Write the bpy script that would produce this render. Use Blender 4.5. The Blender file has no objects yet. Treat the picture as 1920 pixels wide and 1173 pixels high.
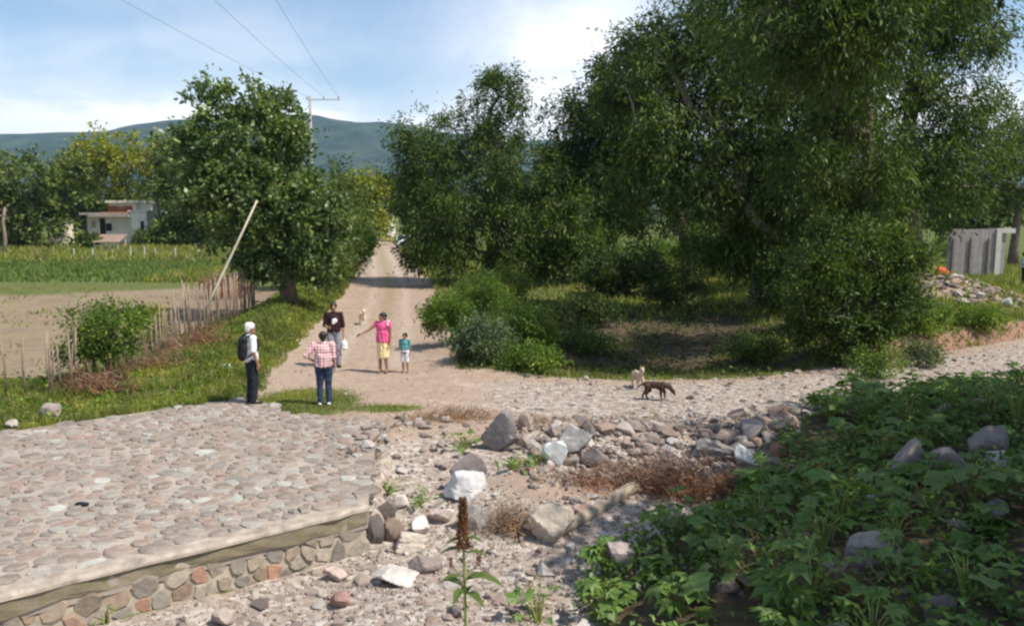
import bpy, bmesh, math, random
import numpy as np
from mathutils import Vector, Matrix, Euler

R = math.radians
C = bpy.context.scene.collection
sc = bpy.context.scene
rnd = random.Random(7)
nr = np.random.default_rng(7)

# ---------------------------------------------------------------- camera, sky, sun, exposure
FPX, CX, CY, CZ = 1507.0, 960.0, 586.5, 4.0        # the photograph's focal length (pixels), centre, eye height
PITCH = math.atan(186.0 / FPX)
cam = bpy.data.objects.new('camera', bpy.data.cameras.new('camera'))
C.objects.link(cam)
cam.location = (0, 0, CZ)
cam.rotation_euler = (math.pi / 2 - PITCH, 0, 0)
cam.data.sensor_width = 36.0
cam.data.lens = 36.0 * FPX / 1920.0
cam.data.clip_start = 0.1
cam.data.clip_end = 12000
sc.camera = cam

SUN_EL, SUN_AZ = R(55), R(113)                      # azimuth clockwise from +Y
sun_dir = Vector((math.sin(SUN_AZ) * math.cos(SUN_EL), math.cos(SUN_AZ) * math.cos(SUN_EL), math.sin(SUN_EL)))
sl = bpy.data.lights.new('sun', 'SUN')
sl.energy = 4.6
sl.angle = R(0.55)
sl.color = (1.0, 0.93, 0.83)
sun = bpy.data.objects.new('sun', sl)
C.objects.link(sun)
sun.rotation_euler = sun_dir.to_track_quat('Z', 'Y').to_euler()

world = bpy.data.worlds.new('World')
sc.world = world
world.use_nodes = True
wt = world.node_tree
wt.nodes.clear()


class NT:
    """small helper for node trees"""
    def __init__(self, t):
        self.t = t

    def n(self, typ, **kw):
        nd = self.t.nodes.new(typ)
        for k, v in kw.items():
            setattr(nd, k, v)
        return nd

    def put(self, sock, v):
        if hasattr(v, 'is_output') or isinstance(v, bpy.types.NodeSocket):
            self.t.links.new(v, sock)
        elif v is not None:
            if isinstance(v, (tuple, list)) and len(v) == 3 and sock.type == 'RGBA':
                v = (*v, 1.0)
            sock.default_value = v

    def math(self, op, a, b=None, clamp=False):
        nd = self.n('ShaderNodeMath', operation=op, use_clamp=clamp)
        self.put(nd.inputs[0], a)
        if b is not None:
            self.put(nd.inputs[1], b)
        return nd.outputs[0]

    def mix(self, f, a, b, blend='MIX'):
        nd = self.n('ShaderNodeMixRGB', blend_type=blend)
        self.put(nd.inputs[0], f)
        self.put(nd.inputs[1], a)
        self.put(nd.inputs[2], b)
        return nd.outputs[0]

    def noise(self, vec, scale, detail=4, rough=0.55, dist=0.0):
        nd = self.n('ShaderNodeTexNoise')
        if vec is not None:
            self.put(nd.inputs['Vector'], vec)
        nd.inputs['Scale'].default_value = scale
        nd.inputs['Detail'].default_value = detail
        nd.inputs['Roughness'].default_value = rough
        nd.inputs['Distortion'].default_value = dist
        return nd.outputs['Fac']

    def ss(self, v, a, b, lo=0.0, hi=1.0):
        nd = self.n('ShaderNodeMapRange', interpolation_type='SMOOTHSTEP')
        self.put(nd.inputs[0], v)
        nd.inputs[1].default_value = a
        nd.inputs[2].default_value = b
        nd.inputs[3].default_value = lo
        nd.inputs[4].default_value = hi
        return nd.outputs[0]

    def ramp(self, f, stops):
        nd = self.n('ShaderNodeValToRGB')
        cr = nd.color_ramp
        while len(cr.elements) < len(stops):
            cr.elements.new(0.5)
        for e, (p, c) in zip(cr.elements, stops):
            e.position = p
            e.color = (*c, 1)
        self.put(nd.inputs[0], f)
        return nd.outputs[0]

    def bump(self, h, strength=0.5, dist=0.02):
        nd = self.n('ShaderNodeBump')
        nd.inputs['Strength'].default_value = strength
        nd.inputs['Distance'].default_value = dist
        self.put(nd.inputs['Height'], h)
        return nd.outputs[0]


W = NT(wt)
sky = W.n('ShaderNodeTexSky', sky_type='NISHITA', sun_disc=False)
sky.sun_elevation = SUN_EL
sky.sun_rotation = SUN_AZ
sky.air_density = 1.0
sky.dust_density = 0.6
sky.ozone_density = 1.5
tc = W.n('ShaderNodeTexCoord')
sep = W.n('ShaderNodeSeparateXYZ')
wt.links.new(tc.outputs['Generated'], sep.inputs[0])
zz = W.math('MAXIMUM', sep.outputs[2], 0.0)
den = W.math('ADD', zz, 0.16)
comb = W.n('ShaderNodeCombineXYZ')
W.put(comb.inputs[0], W.math('DIVIDE', sep.outputs[0], den))
W.put(comb.inputs[1], W.math('DIVIDE', sep.outputs[1], den))
W.put(comb.inputs[2], W.math('MULTIPLY', zz, 5.0))
f1 = W.noise(comb.outputs[0], 1.0, 8, 0.52, 0.2)
f2 = W.noise(tc.outputs['Generated'], 3.1, 7, 0.6, 0.2)
# cover: thick near the horizon, thinning upward; a cumulus bank stands ahead, right of the road
low = W.ss(zz, 0.05, 0.17, 0.50, 0.0)
vm = W.n('ShaderNodeVectorMath', operation='DISTANCE')
wt.links.new(tc.outputs['Generated'], vm.inputs[0])
vm.inputs[1].default_value = Vector((0.045, 0.97, 0.185)).normalized()
bank = W.ss(W.math('ADD', vm.outputs['Value'], W.math('MULTIPLY', W.math('SUBTRACT', f1, 0.5), 0.28)), 0.0, 0.26, 0.33, 0.0)
cov = W.math('ADD', W.math('ADD', W.math('MULTIPLY', f1, 0.75), W.math('MULTIPLY', f2, 0.45)), W.math('ADD', low, bank))
thin = W.ss(cov, 0.48, 0.95, 0.05, 0.60)
thick = W.ss(cov, 0.76, 0.99, 0.0, 0.7)
cl = W.math('ADD', thin, thick, clamp=True)
SKY_MUL = 0.115
skyc = W.mix(1.0, sky.outputs[0], (0.88, 0.97, 1.02), 'MULTIPLY')
cloudc = W.mix(W.ss(f2, 0.35, 0.6), (7.8, 8.0, 8.8), (9.3, 9.2, 9.2))
bg = W.n('ShaderNodeBackground')
W.put(bg.inputs[0], W.mix(cl, skyc, cloudc))
bg.inputs[1].default_value = SKY_MUL
wo = W.n('ShaderNodeOutputWorld')
wt.links.new(bg.outputs[0], wo.inputs[0])

sc.view_settings.view_transform = 'Standard'
sc.view_settings.look = 'None'
sc.view_settings.gamma = 1
sc.view_settings.exposure = 0.42
sc.view_settings.use_curve_mapping = False
sc.render.engine = 'CYCLES'
sc.cycles.filter_width = 2.4
sc.cycles.max_bounces = 6
sc.cycles.transparent_max_bounces = 6
sc.cycles.volume_bounces = 0


# ---------------------------------------------------------------- bookkeeping helpers
def tag(o, label=None, cat=None, group=None, kind=None):
    if label:
        o['label'] = label
    if cat:
        o['category'] = cat
    if group:
        o['group'] = group
    if kind:
        o['kind'] = kind
    return o


def empty(name, loc, rz=0.0):
    o = bpy.data.objects.new(name, None)
    C.objects.link(o)
    o.location = loc
    o.rotation_euler = (0, 0, rz)
    o.empty_display_size = 0.2
    return o


def link(name, me, mat=None, parent=None, loc=None, rot=None, scale=None):
    o = bpy.data.objects.new(name, me)
    C.objects.link(o)
    if mat is not None and len(me.materials) == 0:
        me.materials.append(mat)
    if parent is not None:
        o.parent = parent
    if loc is not None:
        o.location = loc
    if rot is not None:
        o.rotation_euler = rot
    if scale is not None:
        o.scale = scale
    return o


def mesh_np(name, V, F, smooth=False):
    """mesh from arrays: F is (n, k) with the same k for each face"""
    V = np.asarray(V, dtype=np.float32)
    F = np.asarray(F, dtype=np.int32)
    me = bpy.data.meshes.new(name)
    me.vertices.add(len(V))
    me.vertices.foreach_set('co', V.ravel())
    k = F.shape[1]
    me.loops.add(F.size)
    me.loops.foreach_set('vertex_index', F.ravel())
    me.polygons.add(len(F))
    me.polygons.foreach_set('loop_start', np.arange(0, F.size, k, dtype=np.int32))
    me.polygons.foreach_set('loop_total', np.full(len(F), k, dtype=np.int32))
    if smooth:
        me.polygons.foreach_set('use_smooth', np.ones(len(F), dtype=bool))
    me.update(calc_edges=True)
    return me


class MB:
    """collects boxes, tubes, lathes into one mesh"""
    def __init__(self):
        self.V, self.F = [], []

    def add(self, V, F):
        o = len(self.V)
        self.V += [tuple(v) for v in V]
        self.F += [tuple(i + o for i in f) for f in F]
        return self

    def box(self, x0, x1, y0, y1, z0, z1, M=None, b=0.0):
        V = [Vector((x, y, z)) for z in (z0, z1) for y in (y0, y1) for x in (x0, x1)]
        if M is not None:
            V = [M @ v for v in V]
        return self.add(V, [(0, 2, 3, 1), (4, 5, 7, 6), (0, 1, 5, 4), (2, 6, 7, 3), (0, 4, 6, 2), (1, 3, 7, 5)])

    def tube(self, pts, rad, seg=8, cap=True):
        pts = [Vector(p) for p in pts]
        if not hasattr(rad, '__len__'):
            rad = [rad] * len(pts)
        V, F = [], []
        up = Vector((0, 0, 1))
        for i, p in enumerate(pts):
            d = (pts[min(i + 1, len(pts) - 1)] - pts[max(i - 1, 0)])
            d = d.normalized() if d.length > 1e-9 else Vector((0, 0, 1))
            a = d.cross(up if abs(d.z) < 0.95 else Vector((1, 0, 0))).normalized()
            b = d.cross(a)
            for k in range(seg):
                t = 2 * math.pi * k / seg
                V.append(p + (a * math.cos(t) + b * math.sin(t)) * rad[i])
        for i in range(len(pts) - 1):
            for k in range(seg):
                k2 = (k + 1) % seg
                F.append((i * seg + k, i * seg + k2, (i + 1) * seg + k2, (i + 1) * seg + k))
        if cap:
            F.append(tuple(range(seg))[::-1])
            F.append(tuple((len(pts) - 1) * seg + k for k in range(seg)))
        return self.add(V, F)

    def build(self, name, mat=None, parent=None, smooth=False, **kw):
        me = bpy.data.meshes.new(name)
        me.from_pydata(self.V, [], self.F)
        if smooth:
            me.polygons.foreach_set('use_smooth', np.ones(len(me.polygons), dtype=bool))
        me.update()
        return link(name, me, mat, parent, **kw)


# ---------------------------------------------------------------- noise and terrain height
def _hash(ix, iy, s):
    h = (ix * 374761393 + iy * 668265263 + s * 974634777) & 0x7fffffff
    h = ((h ^ (h >> 13)) * 1274126177) & 0x7fffffff
    return ((h ^ (h >> 16)) & 0xffff) / 65535.0


def vnoise(x, y, s=0):
    x = np.asarray(x, dtype=np.float64)
    y = np.asarray(y, dtype=np.float64)
    ix = np.floor(x).astype(np.int64)
    iy = np.floor(y).astype(np.int64)
    fx = x - ix
    fy = y - iy
    fx = fx * fx * (3 - 2 * fx)
    fy = fy * fy * (3 - 2 * fy)
    a = _hash(ix, iy, s)
    b = _hash(ix + 1, iy, s)
    c = _hash(ix, iy + 1, s)
    d = _hash(ix + 1, iy + 1, s)
    return (a * (1 - fx) + b * fx) * (1 - fy) + (c * (1 - fx) + d * fx) * fy


def fbm(x, y, sc_, octv=4, s=0):
    v = 0.0
    a = 0.5
    for o in range(octv):
        v = v + a * (vnoise(np.asarray(x) * sc_, np.asarray(y) * sc_, s + o) - 0.5)
        sc_ *= 2.03
        a *= 0.5
    return v


def sstep(v, a, b):
    t = np.clip((np.asarray(v, dtype=np.float64) - a) / (b - a), 0, 1)
    return t * t * (3 - 2 * t)


def seg_dist(x, y, pts):
    """distance to a polyline"""
    best = np.full(np.shape(x), 1e9)
    for (x0, y0), (x1, y1) in zip(pts[:-1], pts[1:]):
        dx, dy = x1 - x0, y1 - y0
        t = np.clip(((x - x0) * dx + (y - y0) * dy) / (dx * dx + dy * dy), 0, 1)
        best = np.minimum(best, np.hypot(x - x0 - t * dx, y - y0 - t * dy))
    return best


def in_poly(x, y, poly):
    x = np.asarray(x)
    y = np.asarray(y)
    r = np.zeros(x.shape, dtype=bool)
    n = len(poly)
    for i in range(n):
        x0, y0 = poly[i]
        x1, y1 = poly[(i + 1) % n]
        c = ((y0 > y) != (y1 > y))
        with np.errstate(divide='ignore', invalid='ignore'):
            c &= x < (x1 - x0) * (y - y0) / ((y1 - y0) if y1 != y0 else 1e-9) + x0
        r ^= c
    return r


def pdist(x, y, poly):
    """signed distance to polygon, positive inside"""
    d = seg_dist(x, y, list(poly) + [poly[0]])
    return np.where(in_poly(x, y, poly), d, -d)


ROAD_A = [(-26, 165), (-20.5, 120), (-14.2, 87), (-6.6, 43.4), (-4.5, 28), (-3.9, 21), (-3.5, 18.0)]
ROAD_B = [(-3.6, 18.6), (0, 17.25), (3, 17.1), (6.6, 17.8), (13.4, 21.1), (22, 26.5), (40, 36)]
KL, KR = (-11.0, 3.75), (-1.98, 10.60)              # front edge of the ford's coping
SLAB = [KL, KR, (-2.25, 12.6), (-2.55, 15.2), (-3.6, 15.6), (-4.6, 15.75), (-5.0, 16.6), (-5.9, 16.95), (-7.2, 16.1), (-9.4, 14.3), (-13.5, 11.3), (-16, 9.5), (-16, 2)]
FIELD = [(-11.2, 19.2), (-10.6, 32), (-12, 46.5), (-22, 47), (-60, 46), (-60, 19.5)]
CROP = [(-12.5, 46.8), (-15, 66), (-30, 69), (-75, 67), (-75, 46.3), (-40, 46.6), (-22, 47.2)]
EDGE = [(2, 0.0), (6, 0.25), (8, 0.5), (9.5, 0.75), (10.6, 1.3), (11.5, 3.0), (13, 4.1), (15.2, 5.2), (16.8, 6.6), (17.6, 8.6), (18.4, 12), (19, 30)]


def edge_x(y):
    return np.interp(y, [e[0] for e in EDGE], [e[1] for e in EDGE])


def wall_side(x, y):
    """distance in front of the ford's coping line (positive = river side)"""
    dx, dy = KR[0] - KL[0], KR[1] - KL[1]
    l = math.hypot(dx, dy)
    return (x - KL[0]) * (dy / l) - (y - KL[1]) * (dx / l)


def H(x, y):
    x = np.asarray(x, dtype=np.float64)
    y = np.asarray(y, dtype=np.float64)
    z = 0.10 * fbm(x, y, 0.35, 3, 3) + 0.05 * fbm(x, y, 1.3, 2, 9)
    road = np.minimum(seg_dist(x, y, ROAD_A) - 2.1, seg_dist(x, y, ROAD_B) - 1.95)
    on_road = sstep(road, 0.9, -0.3)
    z = z * (1 - 0.6 * on_road)
    # verge between fence and road
    vg = np.exp(-((x - np.interp(y, [16, 20, 28, 43, 87], [-8.3, -8.1, -8.2, -10.4, -18.5])) / 1.3) ** 2) * sstep(y, 17, 23) * sstep(y, 75, 40)
    z = z + 0.55 * vg
    # raised land on the right, behind the track, with an eroded edge
    rb = sstep(x, 6.5, 10.5) * sstep(road, 0.35, 1.0) * sstep(y, 19, 21.5) * sstep(y, 75, 45)
    z = z + 0.45 * rb
    # slight mound of rubble on the right
    z = z + 0.95 * np.exp(-(((x - 18.2) / 1.9) ** 2 + ((y - 33.6) / 2.4) ** 2))
    # hollow under the large trees
    z = z - 0.62 * np.exp(-(((x - 4.5) / 3.8) ** 2 + ((y - 23.8) / 3.0) ** 2))
    # bushes' bank left of the hollow
    z = z + 0.45 * np.exp(-(((x + 0.6) / 1.5) ** 2 + ((y - 23.5) / 3.2) ** 2))
    # the river bed in front
    ws = wall_side(x, y)
    yb = np.interp(x, [-2.2, -1, 1, 4, 8], [12.3, 12.0, 12.0, 12.8, 14.5])
    yt = np.interp(x, [-2.2, -1, 1, 4, 8], [14.9, 15.2, 15.1, 15.4, 16.5])
    t = 1 - sstep(y, yb - 1.6, yt)
    bed = t * np.maximum(sstep(ws, -0.30, -0.15) * (x < -1.9), sstep(x, -2.35, -1.9))
    z = z - bed * (0.62 + 0.16 * fbm(x, y, 0.8, 3, 21) - 0.0)
    # the stony bank drops more sharply below the track
    z = z + 0.16 * np.exp(-((y - yt + 0.75) / 0.55) ** 2) * sstep(x, -0.6, 0.6) * (1 - sstep(x, 5.0, 6.2)) - 0.12 * np.exp(-((y - yt + 2.1) / 0.6) ** 2) * sstep(x, 0.2, 1.4) * (1 - sstep(x, 5.0, 6.2))
    # hump of earth in the middle of the bed
    z = z + 0.26 * np.exp(-(((x - 0.9) / 1.5) ** 2 + ((y - 12.0) / 0.8) ** 2))
    # right-hand bank
    e = x - edge_x(y)
    bank = np.clip(e, 0, None)
    z = z + (1.25 * (1 - np.exp(-0.27 * bank))) * sstep(y, 18.6, 14.5)
    z = z + 0.10 * fbm(x, y, 1.6, 3, 33) * sstep(e, 0.0, 0.6) * sstep(y, 18, 16)
    # furrows of the tilled field
    fd = sstep(pdist(x, y, FIELD), 0.0, 0.8)
    z = z + fd * (0.035 * np.sin((x * 0.35 + y) * 2 * math.pi / 0.9) + 0.05 * fbm(x, y, 2.2, 2, 44))
    # under the paved ford
    ins = pdist(x, y, SLAB)
    z = np.where(ins > -0.05, np.where(ws > -0.36, np.minimum(z, -0.22), -0.22), z)
    near = (ins <= -0.05) & (ins > -0.5) & (ws < -0.3) & (x < -2.4)
    z = np.where(near, z * np.clip((-ins - 0.05) / 0.45, 0, 1) + 0.0, z)
    return z


def Hs(x, y):
    return float(H(np.array([x]), np.array([y]))[0])


SLAB_Z = 0.02


def Gs(x, y):
    """standing height: paving or ground"""
    if in_poly(np.array([x]), np.array([y]), SLAB)[0]:
        return SLAB_Z + 0.02
    return Hs(x, y)


def ray(px, py):
    u = (px - CX) / FPX
    v = (CY - py) / FPX
    c, s = math.cos(PITCH), math.sin(PITCH)
    return Vector((u, c + v * s, -s + v * c))


def G(px, py):
    """where the line of sight through a photo pixel meets the ground"""
    d = ray(px, py)
    t = np.linspace(4, 200, 6000)
    x = d.x * t
    y = d.y * t
    z = CZ + d.z * t
    g = H(x, y)
    ins = in_poly(x, y, SLAB)
    g = np.where(ins, SLAB_Z, g)
    k = int(np.argmax(z <= g))
    if z[k] > g[k]:
        k = len(t) - 1
    return Vector((x[k], y[k], g[k]))


def at(px, py, y):
    """the point at depth y behind a photo pixel"""
    d = ray(px, py)
    t = y / d.y
    return Vector((d.x * t, y, CZ + d.z * t))


# ---------------------------------------------------------------- materials
MATS = {}


def new_mat(name):
    m = bpy.data.materials.new(name)
    m.use_nodes = True
    t = m.node_tree
    t.nodes.clear()
    N = NT(t)
    out = N.n('ShaderNodeOutputMaterial')
    return m, N, out


def bsdf(N, color, rough=0.8, spec=0.25, normal=None, metal=0.0):
    b = N.n('ShaderNodeBsdfPrincipled')
    N.put(b.inputs['Base Color'], color)
    N.put(b.inputs['Roughness'], rough)
    b.inputs['Specular IOR Level'].default_value = spec
    b.inputs['Metallic'].default_value = metal
    if normal is not None:
        N.put(b.inputs['Normal'], normal)
    return b.outputs[0]


def rand_socket(N):
    oi = N.n('ShaderNodeObjectInfo')
    ge = N.n('ShaderNodeNewGeometry')
    return N.math('FRACT', N.math('ADD', N.math('MULTIPLY', oi.outputs['Random'], 7.13), N.math('MULTIPLY', ge.outputs['Random Per Island'], 3.71)))


def leaf_mat(name, stops, trans=0.35, rough=0.55, spec=0.25, back=None):
    m, N, out = new_mat(name)
    ge = N.n('ShaderNodeNewGeometry')
    tcn = N.n('ShaderNodeTexCoord')
    c = N.ramp(ge.outputs['Random Per Island'], stops)
    big = N.noise(tcn.outputs['Object'], 0.75, 3, 0.6)
    c = N.mix(1.0, c, N.ramp(big, [(0.34, (0.52, 0.60, 0.60)), (0.5, (0.90, 0.93, 0.92)), (0.66, (1.40, 1.30, 0.98))]), 'MULTIPLY')
    if back is not None:
        c = N.mix(ge.outputs['Backfacing'], c, back)
    p = bsdf(N, c, rough, spec)
    tr = N.n('ShaderNodeBsdfTranslucent')
    N.put(tr.inputs[0], N.mix(1.0, c, (1.25, 1.35, 0.6), 'MULTIPLY'))
    mx = N.n('ShaderNodeMixShader')
    mx.inputs[0].default_value = trans
    N.t.links.new(p, mx.inputs[1])
    N.t.links.new(tr.outputs[0], mx.inputs[2])
    N.t.links.new(mx.outputs[0], out.inputs[0])
    return m


def plain_mat(name, color, rough=0.8, var=0.18, scale=8.0, spec=0.25, bump=0.0, metal=0.0):
    m, N, out = new_mat(name)
    tcn = N.n('ShaderNodeTexCoord')
    f = N.noise(tcn.outputs['Object'], scale, 5, 0.6)
    lo = tuple(c * (1 - var) for c in color)
    hi = tuple(min(1, c * (1 + var)) for c in color)
    c = N.ramp(f, [(0.3, lo), (0.7, hi)])
    nm = N.bump(f, bump, 0.02) if bump else None
    N.t.links.new(bsdf(N, c, rough, spec, nm, metal), out.inputs[0])
    return m


def stone_mat(name, stops, rough=0.85, fine=1.0, bump=0.5, dirt=(0.30, 0.23, 0.17), dirt_amt=0.35):
    m, N, out = new_mat(name)
    tcn = N.n('ShaderNodeTexCoord')
    r = rand_socket(N)
    c = N.ramp(r, stops)
    f = N.noise(tcn.outputs['Object'], 9 * fine, 6, 0.65)
    g = N.noise(tcn.outputs['Object'], 2.6 * fine, 3, 0.6)
    c = N.mix(1.0, c, N.ramp(f, [(0.28, (0.68, 0.68, 0.68)), (0.72, (1.25, 1.24, 1.22))]), 'MULTIPLY')
    c = N.mix(N.math('MULTIPLY', N.ss(g, 0.45, 0.75), dirt_amt), c, dirt)
    nm = N.bump(N.math('ADD', f, g), bump, 0.03)
    N.t.links.new(bsdf(N, c, rough, 0.2, nm), out.inputs[0])
    return m


def earth_mat():
    m, N, out = new_mat('earth')
    geo = N.n('ShaderNodeNewGeometry')
    P = geo.outputs['Position']
    at_ = N.n('ShaderNodeAttribute', attribute_name='mask')
    at2 = N.n('ShaderNodeAttribute', attribute_name='mask_b')
    s1 = N.n('ShaderNodeSeparateColor')
    s2 = N.n('ShaderNodeSeparateColor')
    N.t.links.new(at_.outputs['Color'], s1.inputs[0])
    N.t.links.new(at2.outputs['Color'], s2.inputs[0])
    fine = N.noise(P, 26, 5, 0.7)
    mid = N.noise(P, 4.2, 5, 0.6)
    big = N.noise(P, 0.55, 4, 0.55)
    vor = N.n('ShaderNodeTexVoronoi')
    N.put(vor.inputs['Vector'], P)
    vor.inputs['Scale'].default_value = 13
    vor.inputs['Randomness'].default_value = 1
    vc = N.n('ShaderNodeSeparateColor')
    N.t.links.new(vor.outputs['Color'], vc.inputs[0])
    pebble = N.ramp(vc.outputs[0], [(0.0, (0.204, 0.168, 0.141)), (0.35, (0.315, 0.250, 0.205)), (0.7, (0.362, 0.313, 0.269)), (1.0, (0.488, 0.438, 0.380))])
    dirt = N.ramp(mid, [(0.25, (0.272, 0.199, 0.145)), (0.55, (0.354, 0.270, 0.205)), (0.8, (0.409, 0.329, 0.257))])
    dirt = N.mix(N.math('MULTIPLY', N.ss(fine, 0.5, 0.8), 0.45), dirt, (0.457, 0.391, 0.327))
    dirt = N.mix(N.math('MULTIPLY', N.ss(big, 0.5, 0.7), 0.4), dirt, (0.287, 0.213, 0.156))
    grass = N.ramp(N.math('ADD', N.math('MULTIPLY', mid, 0.6), N.math('MULTIPLY', fine, 0.4)),
                   [(0.3, (0.055, 0.075, 0.022)), (0.5, (0.105, 0.125, 0.036)), (0.72, (0.19, 0.185, 0.07))])
    till = N.ramp(N.math('ADD', N.math('MULTIPLY', mid, 0.5), N.math('MULTIPLY', big, 0.5)),
                  [(0.3, (0.181, 0.135, 0.090)), (0.55, (0.256, 0.195, 0.133)), (0.75, (0.305, 0.252, 0.163))])
    till = N.mix(N.math('MULTIPLY', N.ss(big, 0.52, 0.66), 0.5), till, (0.20, 0.20, 0.085))
    crop = N.ramp(fine, [(0.3, (0.055, 0.115, 0.03)), (0.7, (0.11, 0.175, 0.045))])
    br = N.math('MULTIPLY', N.math('SUBTRACT', mid, 0.5), 0.9)

    def m_(sock):
        return N.ss(N.math('ADD', sock, br), 0.35, 0.65)
    at3 = N.n('ShaderNodeAttribute', attribute_name='mask_c')
    s3 = N.n('ShaderNodeSeparateColor')
    N.t.links.new(at3.outputs['Color'], s3.inputs[0])
    stain = N.noise(P, 1.7, 5, 0.7)
    dirt = N.mix(N.math('MULTIPLY', N.ss(stain, 0.50, 0.68), 0.45), dirt, (0.225, 0.175, 0.135))
    dirt = N.mix(N.math('MULTIPLY', N.ss(N.math('ADD', s3.outputs[0], N.math('MULTIPLY', N.math('SUBTRACT', mid, 0.5), 1.2)), 0.35, 0.9), 0.35), dirt, (0.47, 0.39, 0.32))
    dirt = N.mix(N.math('MULTIPLY', N.ss(N.math('ADD', s3.outputs[1], N.math('MULTIPLY', N.math('SUBTRACT', mid, 0.5), 1.4)), 0.5, 0.9), 0.5), dirt, (0.24, 0.20, 0.10))
    c = dirt
    c = N.mix(m_(s1.outputs[1]), c, pebble)
    c = N.mix(m_(s1.outputs[0]), c, grass)
    c = N.mix(N.ss(N.math('ADD', s1.outputs[2], N.math('MULTIPLY', br, 0.3)), 0.35, 0.65), c, till)
    c = N.mix(N.ss(s2.outputs[0], 0.35, 0.65), c, crop)
    c = N.mix(m_(s2.outputs[1]), c, N.ramp(mid, [(0.3, (0.20, 0.11, 0.078)), (0.7, (0.30, 0.185, 0.135))]))
    c = N.mix(m_(s2.outputs[2]), c, N.ramp(mid, [(0.3, (0.06, 0.045, 0.03)), (0.7, (0.125, 0.10, 0.06))]))  # dark brown of litter and bank soil, plus painted shade in the hollow
    h = N.math('ADD', N.math('MULTIPLY', fine, 0.6), N.math('MULTIPLY', N.math('SUBTRACT', 1.0, vor.outputs['Distance']), 0.5))
    nm = N.bump(h, 0.55, 0.03)
    N.t.links.new(bsdf(N, c, 0.95, 0.1, nm), out.inputs[0])
    return m


M_EARTH = earth_mat()
M_COBBLE = stone_mat('cobble', [(0.0, (0.201, 0.168, 0.142)), (0.25, (0.268, 0.215, 0.179)), (0.45, (0.228, 0.211, 0.189)), (0.62, (0.295, 0.207, 0.168)), (0.8, (0.301, 0.278, 0.242)), (0.95, (0.348, 0.336, 0.300)), (1.0, (0.456, 0.458, 0.415))], fine=1.2, dirt=(0.308, 0.265, 0.215), dirt_amt=0.75)
M_MORTAR, N, out = new_mat('mortar')
tcn = N.n('ShaderNodeTexCoord')
f = N.noise(tcn.outputs['Object'], 1.1, 6, 0.65)
g = N.noise(tcn.outputs['Object'], 16, 5, 0.7)
c = N.ramp(f, [(0.32, (0.225, 0.185, 0.145)), (0.5, (0.345, 0.29, 0.24)), (0.68, (0.42, 0.36, 0.305))])
c = N.mix(N.math('MULTIPLY', N.ss(g, 0.5, 0.75), 0.5), c, (0.21, 0.175, 0.14))
N.t.links.new(bsdf(N, c, 0.95, 0.1, N.bump(g, 0.7, 0.02)), out.inputs[0])
M_RUBBLE = stone_mat('rubble', [(0.0, (0.149, 0.128, 0.114)), (0.22, (0.258, 0.217, 0.190)), (0.45, (0.328, 0.268, 0.228)), (0.62, (0.281, 0.198, 0.160)), (0.8, (0.391, 0.349, 0.312)), (1.0, (0.50, 0.46, 0.43))], fine=1.5, dirt_amt=0.3)
M_MASON = stone_mat('masonry stone', [(0.0, (0.17, 0.15, 0.13)), (0.25, (0.27, 0.24, 0.20)), (0.5, (0.33, 0.28, 0.21)), (0.7, (0.37, 0.21, 0.145)), (0.85, (0.24, 0.19, 0.14)), (1.0, (0.42, 0.36, 0.29))], fine=1.3)
M_BARK = plain_mat('bark', (0.145, 0.115, 0.09), 0.95, 0.45, 6, 0.1, 0.8)
M_BARK_PALE = plain_mat('pale bark', (0.30, 0.265, 0.22), 0.95, 0.35, 6, 0.1, 0.6)
M_BARK_DRY = plain_mat('dead wood', (0.25, 0.20, 0.155), 0.95, 0.35, 9, 0.1, 0.4)
M_FIG = leaf_mat('broad tree leaf', [(0.0, (0.054, 0.096, 0.027)), (0.45, (0.099, 0.152, 0.041)), (0.8, (0.173, 0.232, 0.070)), (1.0, (0.285, 0.341, 0.135))], 0.28, 0.42, 0.45)
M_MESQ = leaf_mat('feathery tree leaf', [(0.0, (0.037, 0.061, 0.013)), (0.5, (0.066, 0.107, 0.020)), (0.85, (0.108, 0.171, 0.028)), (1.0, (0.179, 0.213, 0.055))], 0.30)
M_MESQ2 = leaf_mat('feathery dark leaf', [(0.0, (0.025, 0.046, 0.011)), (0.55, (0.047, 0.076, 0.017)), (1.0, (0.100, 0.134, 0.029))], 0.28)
M_YEL = leaf_mat('yellowish leaf', [(0.0, (0.133, 0.160, 0.018)), (0.5, (0.242, 0.264, 0.026)), (1.0, (0.367, 0.352, 0.045))], 0.35)
M_FARLEAF = leaf_mat('far tree leaf', [(0.0, (0.057, 0.089, 0.023)), (0.5, (0.108, 0.146, 0.036)), (1.0, (0.189, 0.223, 0.057))], 0.3)
M_BUSH = leaf_mat('bush leaf', [(0.0, (0.069, 0.122, 0.020)), (0.5, (0.131, 0.206, 0.030)), (1.0, (0.225, 0.300, 0.058))], 0.38)
M_GREYBUSH = leaf_mat('greyish bush leaf', [(0.0, (0.06, 0.09, 0.04)), (0.5, (0.11, 0.15, 0.075)), (1.0, (0.20, 0.24, 0.14))], 0.3)
M_BROAD = leaf_mat('weed leaf', [(0.0, (0.079, 0.154, 0.036)), (0.5, (0.141, 0.233, 0.050)), (1.0, (0.284, 0.359, 0.082))], 0.3, 0.5, 0.4)
M_GRASS = leaf_mat('grass blade', [(0.0, (0.115, 0.155, 0.022)), (0.4, (0.195, 0.23, 0.038)), (0.68, (0.265, 0.275, 0.065)), (0.86, (0.345, 0.295, 0.125)), (1.0, (0.40, 0.32, 0.18))], 0.42)
M_CROP = leaf_mat('crop blade', [(0.0, (0.079, 0.130, 0.026)), (0.6, (0.136, 0.184, 0.043)), (1.0, (0.215, 0.227, 0.067))], 0.35)
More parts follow.
